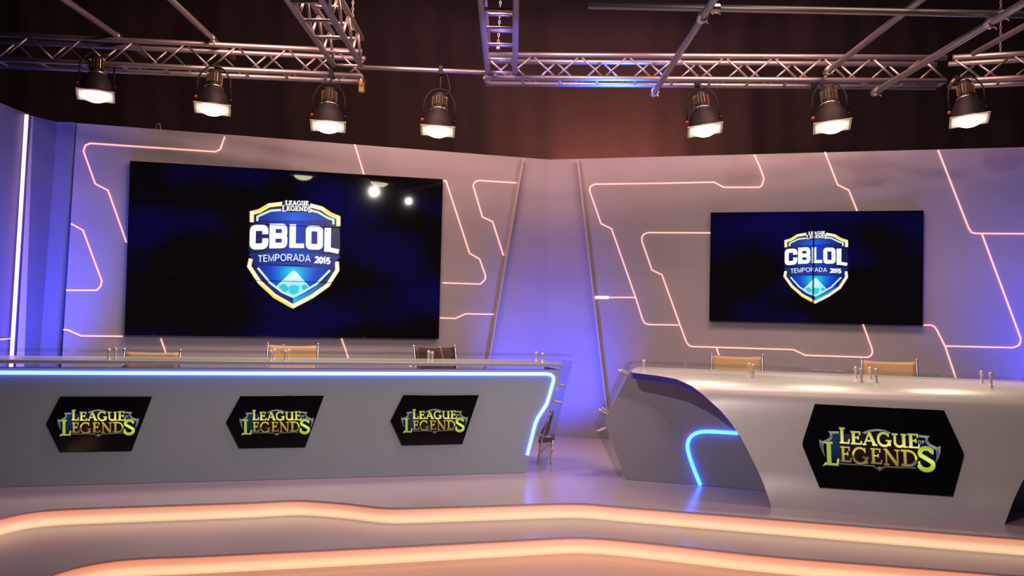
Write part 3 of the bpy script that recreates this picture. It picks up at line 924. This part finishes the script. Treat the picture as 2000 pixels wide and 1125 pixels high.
sr = [2 * smid - s for s in sl]
N = 24
th = 0.05
def shell():
    K = len(prof); vs = []; fs = []
    # outward normals of the profile
    nrm = []
    for k in range(K):
        a = prof[max(k - 1, 0)]; b = prof[min(k + 1, K - 1)]
        dx, dz = b[0] - a[0], b[1] - a[1]; l = math.hypot(dx, dz)
        nrm.append((-dz / l, dx / l))
    for side in (0, 1):
        for k in range(K):
            for i in range(N + 1):
                s = sl[k] + (sr[k] - sl[k]) * i / N
                p = row(k, s)
                if side:
                    p = p - (nD * nrm[k][0] + Vector((0, 0, nrm[k][1]))) * th
                    if k == K - 1: p.z = ZST
                vs.append(p)
    def id(side, k, i): return side * K * (N + 1) + k * (N + 1) + i
    for k in range(K - 1):
        for i in range(N):
            fs.append([id(0, k, i), id(0, k + 1, i), id(0, k + 1, i + 1), id(0, k, i + 1)])
            fs.append([id(1, k, i), id(1, k, i + 1), id(1, k + 1, i + 1), id(1, k + 1, i)])
    mb = MB(); mb.add(vs, fs, True)
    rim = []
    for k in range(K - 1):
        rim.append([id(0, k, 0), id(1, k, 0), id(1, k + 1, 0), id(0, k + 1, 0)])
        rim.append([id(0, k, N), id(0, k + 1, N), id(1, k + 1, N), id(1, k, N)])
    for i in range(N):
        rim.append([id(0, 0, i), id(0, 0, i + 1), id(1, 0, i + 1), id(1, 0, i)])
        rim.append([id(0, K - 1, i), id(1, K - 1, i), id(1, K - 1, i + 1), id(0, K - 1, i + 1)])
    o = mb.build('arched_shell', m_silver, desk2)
    eb = MB(); eb.add(vs, rim)  # rim faces of the shell, coloured deep blue
    eb.build('shell_rim', m_rim, desk2)['label'] = 'deep blue rim of the arch'
    return o
shell_o = shell()
# grey body behind the arch
g0 = at_z(1222, 937, ZST); g1 = at_z(1479, 957, ZST)
PG = Plane(g0, g1 - g0)
hG = rel(-0.47) - ZST
le = [PG.uv(x, y) for x, y in [(1229, 728), (1180, 822), (1187, 842), (1222, 937)]]
ulast = 3.55
poly = [(le[0][0], min(le[0][1], hG)), le[1], le[2], (le[3][0], 0), (ulast - 0.05, 0), (ulast + 0.12, le[1][1]), (ulast, hG)]
MB().prism([PG.pt(u, v, 0) for u, v in poly], -PG.n * 0.45).build('body', m_recess, desk2, bevel=0.005)
# counter top joining body and arch at the back
bt = []
for s, d in ((0.0, 0.02), (2 * smid, 0.02), (2 * smid, -0.55), (0.0, -0.55)):
    p = T0 + nD * d + D * s; bt.append(Vector((p.x, p.y, rel(-.452))))
MB().prism(bt, (0, 0, -0.02)).build('counter', m_top, desk2, bevel=0.004)
tube_px = [(1442, 846), (1400, 843.5), (1375, 842.5), (1358, 846), (1346, 856), (1342, 870), (1346, 890), (1356, 918), (1368, 948)]
pts = smooth_line([PG.pt(*PG.uv(x, y, 0.012), 0.012) for x, y in tube_px], 2)
MB().tube(pts, 0.0165, 10).build('light_tube', m_blueled2, desk2)
# six-sided display on the front of the arch
ka, kb = 11, 16
pa_ = row(ka, 0); pb_ = row(kb, 0)
PH = Plane(pb_, D, (pa_ - pb_))
if PH.n.y > 0: PH.n = -PH.n
hexa = [(1591, 789), (1843, 801.6), (1880, 882), (1881.5, 890), (1879.5, 899), (1860, 969.5), (1600, 952), (1568, 873), (1567, 867), (1568, 860)]
hx = MB().prism([PH.pt(*PH.uv(x, y), -0.004) for x, y in hexa], PH.n * 0.022).build('display', m_hex, desk2, bevel=0.003)
ua2, va2 = PH.uv(1600.3, 857, 0.018); ub2, vb2 = PH.uv(1837.3, 874.2, 0.018)
k2 = (ub2 - ua2) / wref
cu2 = ua2 - league_uv(195, 510)[0] * k2; cv2 = (va2 + vb2) / 2 - league_uv(882, 500)[1] * k2
o = LEAGUE.build('display_picture', desk2, lambda x, y, l: PH.pt(cu2 + league_uv(x, y)[0] * k2, cv2 + league_uv(x, y)[1] * k2, 0.0186 + 0.0005 * (l + 1)))
o.parent = hx; o.location = (0, 0, 0)
# glass shelf and side wing
ZG2 = rel(-0.375)
A = at_z(1228, 706.5, ZG2); B = at_z(2000, 742, ZG2)
dg = (B - A).normalized(); ng = dg.cross(Vector((0, 0, 1)))
Bx = A + dg * 3.4
for (p, q) in ((A, A + dg * 1.62), (A + dg * 1.632, Bx)):
    MB().prism([p, q, q - ng * 0.34, p - ng * 0.34], (0, 0, -0.012)).build('glass_shelf', m_glass, desk2, bevel=0.002)
for x, d_ in [(1257, 0.06), (1463, 0.02), (1470, 0.20), (1671, 0.02), (1682, 0.20), (1699, 0.02), (1711, 0.20), (1917, 0.02), (1935, 0.20), (2110, 0.1)]:
    z = rel(-0.455)
    for (da, za), (db, zb) in zip(prof, prof[1:]):
        if da <= d_ <= db: z = rel(za + (zb - za) * (d_ - da) / (db - da))
    lo_, hi_ = -0.5, 4.5
    for _ in range(40):
        md = (lo_ + hi_) / 2
        q_ = T0 + nD * d_ + D * md; q_.z = z
        if proj(q_)[0] < x: lo_ = md
        else: hi_ = md
    p = q_
    if x < 1300: z -= 0.004
    post(p, z, ZG2, desk2)
w2 = [(1222, 709), (1162, 826), (1168, 846), (1208, 931)]
wq = [PG.uv(x, y) for x, y in w2]
for (p, q) in zip(wq, wq[1:]):
    q0 = [PG.pt(p[0], p[1], 0.02), PG.pt(q[0], max(q[1], 0.002), 0.02), PG.pt(q[0] + 0.012, max(q[1], 0.002), 0.02), PG.pt(p[0] + 0.012, p[1], 0.02)]
    MB().prism(q0, -PG.n * 0.30).build('glass_side', m_glass, desk2)
for (xa, ya, xb, yb) in [(1209, 725, 1226, 733), (1171, 802, 1188, 811), (1168, 842, 1186, 836)]:
    for off in (-0.03, -0.16):
        a_ = PG.pt(*PG.uv(xa, ya), off); b_ = PG.pt(*PG.uv(xb, yb), off)
        MB().tube([a_ - (b_ - a_).normalized() * 0.012, a_, b_], [0.016, 0.010, 0.010], 12).build('side_stud', m_post, desk2)

# ------------------------------------------------------------------ chairs
def chair(px, py_top, width_px, Y, yaw, label, mat, group=None, top_h=None):
    """low-back office chair on a five-star base; its backrest top is seen at px, py_top"""
    P = at_y(px, py_top, Y)
    ztop = P.z
    W = 0.49
    root = empty('office_chair', (P.x, P.y, ZST))
    tag(root, label, 'chair', group)
    R = Matrix.Translation(Vector((P.x, P.y, 0))) @ Matrix.Rotation(yaw, 4, 'Z')
    # local: x right, -y front (towards desk/camera), z height
    zt = ztop; zs = zt - 0.50; 
    def T(x, y, z): return R @ Vector((x, y, z))
    side = [(0.06, zt), (0.03, zt - 0.15), (-0.02, zt - 0.32), (-0.06, zt - 0.44), (-0.13, zs - 0.01), (-0.30, zs + 0.005), (-0.46, zs + 0.01), (-0.50, zs - 0.02)]
    # backrest fabric sags slightly between the rails
    vs = []; fs = []; n = 10
    bp = side[:4]
    rows = []
    for (y0, z0), (y1, z1) in zip(bp, bp[1:]):
        for k in range(4): t = k / 4; rows.append((y0 + (y1 - y0) * t, z0 + (z1 - z0) * t))
    rows.append(bp[-1])
    for j, (y, z) in enumerate(rows):
        for i in range(n + 1):
            x = -W / 2 + 0.012 + (W - 0.024) * i / n
            c = 1 - (2 * i / n - 1) ** 2
            zz = z - (0.012 * c if j == 0 else 0)
            vs.append(T(x, y + 0.02 * c, zz))
    for j in range(len(rows) - 1):
        for i in range(n):
            a = j * (n + 1) + i; fs.append([a, a + 1, a + n + 2, a + n + 1])
    o = MB().add(vs, fs, True).build('backrest', mat, root)
    sd = o.modifiers.new('thick', 'SOLIDIFY'); sd.thickness = 0.012
    # seat
    vs = []; fs = []; sp = side[4:7]; rows = []
    for (y0, z0), (y1, z1) in zip(sp, sp[1:]):
        for k in range(4): t = k / 4; rows.append((y0 + (y1 - y0) * t, z0 + (z1 - z0) * t))
    rows.append(sp[-1])
    for j, (y, z) in enumerate(rows):
        for i in range(n + 1):
            x = -W / 2 + 0.012 + (W - 0.024) * i / n
            vs.append(T(x, y, z - 0.02 * (1 - (2 * i / n - 1) ** 2)))
    for j in range(len(rows) - 1):
        for i in range(n):
            a = j * (n + 1) + i; fs.append([a, a + 1, a + n + 2, a + n + 1])
    o = MB().add(vs, fs, True).build('seat', mat, root)
    sd = o.modifiers.new('thick', 'SOLIDIFY'); sd.thickness = 0.02
    for sx in (-1, 1):
        x = sx * W / 2
        MB().tube([T(x, y, z) for y, z in [(0.062, zt + 0.012)] + side], 0.011, 8).build('side_rail', m_chrome, root)
        MB().sphere(T(x, 0.062, zt + 0.014), 0.015).build('rail_tip', m_chrome, root)
        MB().tube(rounded([T(x + sx * .012, -0.01, zt - 0.27), T(x + sx * 0.04, -0.05, zt - 0.27), T(x + sx * .04, -0.30, zt - 0.28), T(x + sx * .012, -0.32, zs + 0.004)], 0.05), 0.012, 8).build('armrest', m_chrome, root)
    MB().tube([T(-W / 2, -0.22, zs - 0.02), T(W / 2, -0.22, zs - 0.02)], 0.014, 8).build('seat_stretcher', m_chrome, root)
    MB().tube([T(0, -0.22, zs - 0.02), T(0, -0.22, ZST + 0.10)], [0.024, 0.03], 12).build('column', m_chrome, root)
    for k in range(5):
        a = 2 * PI * k / 5 + 0.3
        e = (0.28 * math.cos(a), -0.22 + 0.28 * math.sin(a))
        MB().tube([T(0, -0.22, ZST + 0.105), T(e[0], e[1], ZST + 0.062)], [0.022, 0.012], 8).build('base_spoke', m_chrome, root)
        c = T(e[0], e[1], ZST + 0.027)
        ax = Matrix.Translation(c) @ Matrix.Rotation(a, 4, 'Z') @ Matrix.Rotation(PI / 2, 4, 'X')
        MB().lathe([(0.001, -0.018), (0.026, -0.018), (0.026, 0.018), (0.001, 0.018)], ax, 14, False).build('castor', m_rubber, root)
    return root
yl = math.atan2(dL.y, dL.x); yr = math.atan2(dR.y, dR.x)
chair(294, 688, 108, 7.95, 0.10, 'tan office chair behind the left end of the long desk, lowest of its row', m_tan)
chair(571, 675, 98, 8.75, 0.12, 'tan office chair with thin cord over it, behind the middle of the long desk', m_tan)
chair(855, 679, 72, 9.1, 0.62, 'dark brown office chair turned aside near the right end of the long desk', m_brown)
chair(1440, 696, 94, 8.75, -0.22, 'tan office chair behind the curved desk, left of the two there', m_tan)
chair(1739, 706, 98, 8.35, -0.22, 'tan office chair behind the curved desk, right of the two there', m_tan)

# cords hanging over two backrests
def cord(pxs, Y, label):
    pts = smooth_line([at_y(x, y, Y) for x, y in pxs], 2)
    tag(MB().tube(pts, 0.004, 6).build('cord', m_cord), label, 'cord')
cord([(551, 672), (556, 674), (558, 684), (558.5, 700), (559, 722)], 8.72, 'thin yellow cord hanging over the tan chair in the middle')
cord([(856, 675.5), (860, 677), (862.5, 688), (865.5, 700), (869, 716)], 9.07, 'thin yellow cord hanging over the dark brown chair')

# small dark seat seen through the clear side wing of the left desk
def low_seat():
    Y = 8.55
    c = at_y(1066, 885, Y)
    c.z = ZST
    root = empty('low_chair', c)
    tag(root, 'low dark chair with chrome frame behind the clear side wing of the long desk', 'chair')
    def Q(x, y, dy=0.0): return at_y(x, y, Y + dy)
    def sheet(pts, t, nm, mat):
        MB().prism(pts, t).build(nm, mat, root, bevel=0.004)
    # backrest seen nearly edge-on, leaning to the left
    sheet([Q(1075, 808), Q(1079, 812), Q(1070, 848), Q(1062, 850), Q(1056, 846)], (0.03, 0.32, 0), 'backrest', m_brown)
    for dy in (-0.01, 0.34):
        MB().tube([Q(1076.5, 803, dy), Q(1066, 832, dy), Q(1059, 856, dy), Q(1052, 893, dy)], 0.010, 8).build('frame_rail', m_chrome, root)
        MB().tube([Q(1053, 853, dy), Q(1081, 853, dy)], 0.008, 8).build('armrest', m_chrome, root)
    MB().sphere(Q(1076.5, 803, -0.01), 0.014).build('rail_tip', m_chrome, root)
    s0, s1 = Q(1052, 860), Q(1083, 857)
    MB().prism([s0, s1, s1 + Vector((0, 0, -0.03)), s0 + Vector((0, 0, -0.03))], (0.02, 0.33, 0)).build('seat', m_brown, root, bevel=0.008)
    for x, y in ((1056, 862), (1080, 860)):
        for dy in (0.0, 0.32):
            a = Q(x, y, dy); b = Vector((a.x - 0.02, a.y, ZST))
            MB().tube([a, b], 0.010, 8).build('leg', m_chrome, root)
    MB().tube([Q(1056, 884, .02), Q(1074, 868, .02)], 0.007, 8).build('brace', m_chrome, root)
low_seat()

# ------------------------------------------------------------------ trusses
def brace_obj(a, b, r, root):
    return MB().tube([a, b], r, 6).build('brace', m_alu, root)
def truss(p0, p1, size, name_label, rows='back', bay=0.28, r=0.025, rb=0.011, cat='truss', ladder=False, hvec=None):
    p0 = Vector(p0); p1 = Vector(p1); ax = (p1 - p0); L = ax.length; ax.normalize()
    side = Vector((-ax.y, ax.x, 0))       # left of travel
    if hvec is not None: side = hvec
    upv = Vector((0, 0, size)); sv = side * size
    root = empty('lighting_truss', p0 + ax * (L / 2))
    tag(root, name_label, 'truss')
    c = [Vector((0, 0, 0)), sv, upv, sv + upv]
    for q in c: MB().tube([p0 + q, p1 + q], r, 10).build('chord', m_alu, root)
    n = max(2, int(round(L / bay)))
    st = L / n
    for face in ((0, 2), (1, 3)):
        for i in range(n):
            lo, hi = c[face[0]], c[face[1]]
            a = p0 + ax * (st * i); b = p0 + ax * (st * (i + 1))
            if (i % 2) ^ (face[0] == 1 and not ladder): brace_obj(a + lo + ax * .02 + Vector((0,0,r)), b + hi - ax * .02 - Vector((0,0,r)), rb, root)
            else: brace_obj(a + hi + ax * .02 - Vector((0,0,r)), b + lo - ax * .02 + Vector((0,0,r)), rb, root)
    nb = max(1, int(round(L / (0.42 if ladder else bay * 1.6))))
    for i in range(nb + 1):
        a = p0 + ax * (L * i / nb)
        brace_obj(a + c[0], a + c[1], rb * 1.15, root)
        if ladder: brace_obj(a + c[2], a + c[3], rb * 1.15, root)
    return root
ZT = rel(2.26)
tl0 = at_z(-260, 104, ZT); tl1 = at_z(706, 147.5, ZT)
TRA = truss(tl0, tl1, 0.23, 'silver box truss along the set top on the left, with three lamps', bay=0.235, hvec=Vector((-0.03, 1, 0)).normalized())
tr0 = at_z(946, 151.5, ZT); tr1 = at_z(1848, 158.5, ZT)
truss(tr0, tr1, 0.22, 'long silver box truss along the right set top, blue-lit at its left end', bay=0.225)
tc0 = tr1 + Vector((0.055, -0.01, 0)); tc1 = at_z(2160, 143, ZT)
truss(tc0, tc1, 0.22, 'short dim box truss meeting the far right corner of the rig', bay=0.225)
zd = rel(2.33)
truss((-1.73, 5.3, zd), (-1.73, 8.26, zd), 0.26, 'silver box truss running away from the viewer, left of the centre gap', bay=0.225, ladder=True, hvec=Vector((1, 0, 0)), rb=0.013)
truss((-0.275, 5.3, zd - 0.02), (-0.275, 8.32, zd - 0.02), 0.26, 'ladder-like box truss above the centre, washed blue, running away from the viewer', bay=0.45, ladder=True, hvec=Vector((1, 0, 0)), rb=0.014)
# bracket at the end of the left truss
mb = MB(); q_ = tl1 + Vector((-0.03, 0.20, 0))
mb.box(q_ + Vector((0, 0, -0.06)), 0.05, 0.05, 0.10); mb.box(q_ + Vector((0, 0, 0.0)), 0.03, 0.07, 0.10)
mb.build('end_bracket', m_brass, TRA, bevel=0.004)['label'] = 'yellow bracket'

def pipe(p0, p1, r, label, couplers=(), ends=True):
    root = empty('scaffold_pipe', (Vector(p0) + Vector(p1)) / 2)
    tag(root, label, 'pipe')
    mb = MB(); mb.tube([p0, p1], r, 12); mb.build('tube', m_alu, root)
    for t in couplers:
        c = Vector(p0).lerp(Vector(p1), t)
        ax = (Vector(p1) - Vector(p0)).normalized()
        mm = Matrix.Translation(c) @ ax.to_track_quat('Z', 'Y').to_matrix().to_4x4()
        mb = MB(); mb.lathe([(r, -0.03), (r + 0.012, -0.03), (r + 0.012, 0.03), (r, 0.03)], mm, 12, False)
        mb.tube([c + Vector((0.0, 0, 0.0)), c + Vector((0.035, -0.02, -0.05))], 0.007, 6)
        mb.tube([c + Vector((0.0, 0, 0.0)), c + Vector((-0.02, -0.02, -0.05))], 0.006, 6)
        mb.build('clamp', m_chrome, root)
    return root
pipe(at_y(700, 131.5, 8.36), at_y(952, 141.5, 8.36), 0.022, 'short horizontal pipe bridging the gap between the two trusses')
pipe((0.5, 6.2, rel(2.215)), (4.6, 6.2, rel(2.215)), 0.026, 'horizontal pipe across the upper right, nearest to the viewer', (0.22, 0.72,))
pipe((1.31, 4.6, rel(2.14)), (1.31, 8.36, rel(2.14)), 0.027, 'blue-lit slanting pipe, leftmost of those on the right, ending below the truss', (0.42, 0.975))
pipe((2.87, 4.6, rel(2.31)), (2.87, 8.12, rel(2.31)), 0.026, 'dim slanting pipe resting against the right truss between two lamps', (0.97,))
pipe((3.36, 4.6, rel(2.14)), (3.33, 8.16, rel(2.14)), 0.027, 'long slanting pipe at upper right ending below the truss with a clamp', (0.44, 0.975))
pipe((4.19, 5.6, rel(2.46)), (4.14, 7.92, rel(2.46)), 0.024, 'short deep-blue pipe in the far upper right corner')
pipe((-3.79, 5.6, rel(2.545)), (-3.75, 8.85, rel(2.545)), 0.026, 'slanting pipe with blue sheen at far upper left, over the leftmost lamp', (0.8,))
pipe((-2.86, 5.6, rel(2.545)), (-2.87, 8.85, rel(2.545)), 0.026, 'slanting grey pipe at upper left, over the second lamp from the left', (0.8,))

def chain(top, bot, label, hook=False):
    root = MB(); n = int((top - bot).length / 0.03)
    for i in range(n):
        c = top.lerp(bot, (i + .5) / n)
        ang = (i % 2) * PI / 2
        ring = []
        for k in range(8):
            a = 2 * PI * k / 8
            ring.append(c + Vector((math.cos(ang) * 0.009 * math.cos(a), math.sin(ang) * 0.009 * math.cos(a), 0.019 * math.sin(a))))
        root.tube(ring, 0.003, 5, closed=True)
    if hook:
        e = empty('hoist_chain', bot); tag(e, label, 'chain')
        root.build('chain', m_alu, e)
        MB().box(bot + Vector((0, 0, -0.03)), 0.035, 0.03, 0.06).build('hook_block', m_brass, e, bevel=0.004)
    else:
        tag(root.build('hoist_chain', m_alu), label, 'chain')
chain(at_y(690.5, -60, 8.35), at_y(688.5, 58, 8.35), 'thin hoist chain above the slanting left truss')
chain(at_y(981, -60, 8.2), at_y(973, 84, 8.2), 'thin hoist chain with a yellow hook inside the ladder-like truss', True)
chain(at_y(1955.5, -60, 8.25), at_y(1954, 112, 8.25), 'thin hoist chain above the far right truss corner')

# ------------------------------------------------------------------ lamps
def lamp(px, py, Y, yaw, top, label, tiltx=0.10):
    """bell-shaped stage lamp: ribbed cap, black bell, square gel frame, glowing lens"""
    c = at_y(px, py, Y)                       # centre of the gel frame
    root = empty('stage_lamp', c)
    tag(root, label, 'stage lamp', 'row of lit stage lamps under the truss')
    R = Matrix.Translation(c) @ Matrix.Rotation(math.atan2(-c.x, c.y) * 0.92, 4, 'Z') @ Matrix.Rotation(-tiltx, 4, 'X') @ Matrix.Rotation(-yaw, 4, 'Y')
    T = lambda x, y, z: R @ Vector((x, y, z))
    MB().lathe([(0.150, 0.012), (0.148, 0.02), (0.143, 0.07), (0.125, 0.13), (0.100, 0.165), (0.097, 0.175), (0.090, 0.176), (0.095, 0.165), (0.12, 0.12), (0.138, 0.065), (0.14, 0.012), (0.150, 0.012)], R, 32).build('bell_housing', m_lampbody, root)
    mb = MB(); mb.lathe([(0.092, 0.172), (0.088, 0.195), (0.070, 0.215), (0.060, 0.235), (0.058, 0.35), (0.050, 0.372), (0.001, 0.375)], R, 24)
    mb.build('lamp_cap', m_lampbody, root)
    mb = MB()
    for k in range(16):
        a = 2 * PI * k / 16
        M2 = R @ Matrix.Rotation(a, 4, 'Z')
        q = [M2 @ Vector(p) for p in ((0.056, -0.003, 0.245), (0.074, -0.003, 0.25), (0.074, -0.003, 0.33), (0.056, -0.003, 0.34))]
        mb.prism(q, (M2.to_3x3() @ Vector((0, 0.006, 0))))
    mb.build('cooling_fins', pbr('lamp_fin_metal', (0.16, 0.12, 0.07), 0.35, metal=0.6), root)
    MB().tube([T(0.082 * math.cos(a), 0.082 * math.sin(a), 0.207) for a in [2 * PI * k / 20 for k in range(20)]], 0.007, 6, closed=True).build('chrome_ring', m_chrome, root)
    # gel frame: square sheet with thin frame
    s = 0.152
    mb = MB()
    for dx, dy, sx, sy in ((0, s, 2 * s + .02, .02), (0, -s, 2 * s + .02, .02), (s, 0, .02, 2 * s), (-s, 0, .02, 2 * s)):
        mb.box(T(dx, dy, 0), sx, sy, 0.008, R.to_3x3())
    fr = mb.build('gel_frame', m_trim, root)
    hole = []
    vs = []; fs = []; n = 32
    for k in range(n):
        a = 2 * PI * k / n
        vs.append(T(0.118 * math.cos(a), 0.118 * math.sin(a), -0.002))
        m_ = max(abs(math.cos(a)), abs(math.sin(a)))
        vs.append(T((s - .008) * math.cos(a) / m_, (s - .008) * math.sin(a) / m_, -0.002))
    for k in range(n):
        j = (k + 1) % n; fs.append([2 * k, 2 * k + 1, 2 * j + 1, 2 * j])
    g = MB().add(vs, fs).build('gel_sheet', m_gel, root)
    sd = g.modifiers.new('thick', 'SOLIDIFY'); sd.thickness = 0.002
    MB().lathe([(0.118, 0.002), (0.112, -0.014), (0.092, -0.034), (0.06, -0.050), (0.03, -0.057), (0.0005, -0.059)], R, 28).build('lens', m_lens, root)
    # yoke
    for sx in (-1, 1):
        MB().sphere(T(sx * 0.152, 0, 0.10), 0.018, 10).build('yoke_knob', m_red if sx < 0 else m_lampbody, root)
    ym = rounded([T(-0.15, 0, 0.10), T(-0.145, 0, 0.30), T(-0.07, 0, 0.41), T(0.07, 0, 0.41), T(0.145, 0, 0.30), T(0.15, 0, 0.10)], 0.05)
    MB().tube(ym, 0.0085, 6).build('yoke', m_lampbody, root)
    tp = T(0, 0, 0.41); ht = Vector((tp.x, top[1], top[0]))
    mb = MB(); mb.tube([tp, ht], 0.011, 8)
    mb.box(ht, 0.04, 0.075, 0.085); mb.build('hook_clamp', m_lampbody, root, bevel=0.006)
    cb = smooth_line([T(0.03, 0, 0.37), T(0.10, 0.0, 0.39), Vector((ht.x + 0.06, ht.y, max(ht.z - 0.03, tp.z + .02))), ht + Vector((0.02, 0, 0.0))], 2)
    MB().tube(cb, 0.004, 6).build('power_cable', m_cable, root)
    # its own light, pointing down into the set
    l = bpy.data.lights.new('lamp_light', 'SPOT'); l.energy = 70; l.color = (1.0, 0.78, 0.52); l.spot_size = math.radians(120); l.spot_blend = 1.0; l.shadow_soft_size = 0.08
    lo = bpy.data.objects.new('lamp_light', l); COL.objects.link(lo); lo.parent = root
    p = R.to_3x3() @ Vector((0, 0, -0.075)); lo.location = p
    d = R.to_3x3() @ Vector((0, 0.0, -1)); lo.rotation_euler = d.to_track_quat('-Z', 'Y').to_euler()
    return root
def ty(x):                                    # depth of the front bottom chord at pixel column x
    return at_z(x, 118 + (x / 706.0) * 29.5, ZT).y if x < 710 else at_z(x, 152, ZT).y
lamp(187, 187, 8.10, -0.01, (ZT, ty(187)), 'lit black stage lamp at far left of the row')
lamp(415, 213, 8.14, -0.03, (ZT, ty(415)), 'lit black stage lamp second from the left')
lamp(641, 247, 8.18, -0.01, (ZT, ty(641)), 'lit black stage lamp under the right end of the left truss')
lamp(855, 256, 8.3, -0.04, (at_y(855, 138, 8.36).z, 8.36), 'lit black stage lamp alone under the bridging pipe in the centre gap')
lamp(1377, 254, 8.22, 0.14, (ZT, 8.37), 'lit black stage lamp leftmost under the right truss, above the smaller video wall')
lamp(1625, 247, 7.9, 0.10, (ZT, 8.30), 'lit black stage lamp in the middle of the three under the right truss')
lamp(1893, 235, 7.9, 0.10, (ZT, 8.10), 'lit black stage lamp at far right of the row')

# small wire loop on top of the left wall
q = [PL.pt(*PL.uv(x, y, -0.05), -0.05) for x, y in [(303, 256), (307, 243), (310, 240.5), (313, 243), (314, 256)]]
tag(MB().tube(smooth_line(q, 2), 0.004, 6).build('wire_loop', m_alu), 'small bent wire standing on top of the left set wall', 'wire')
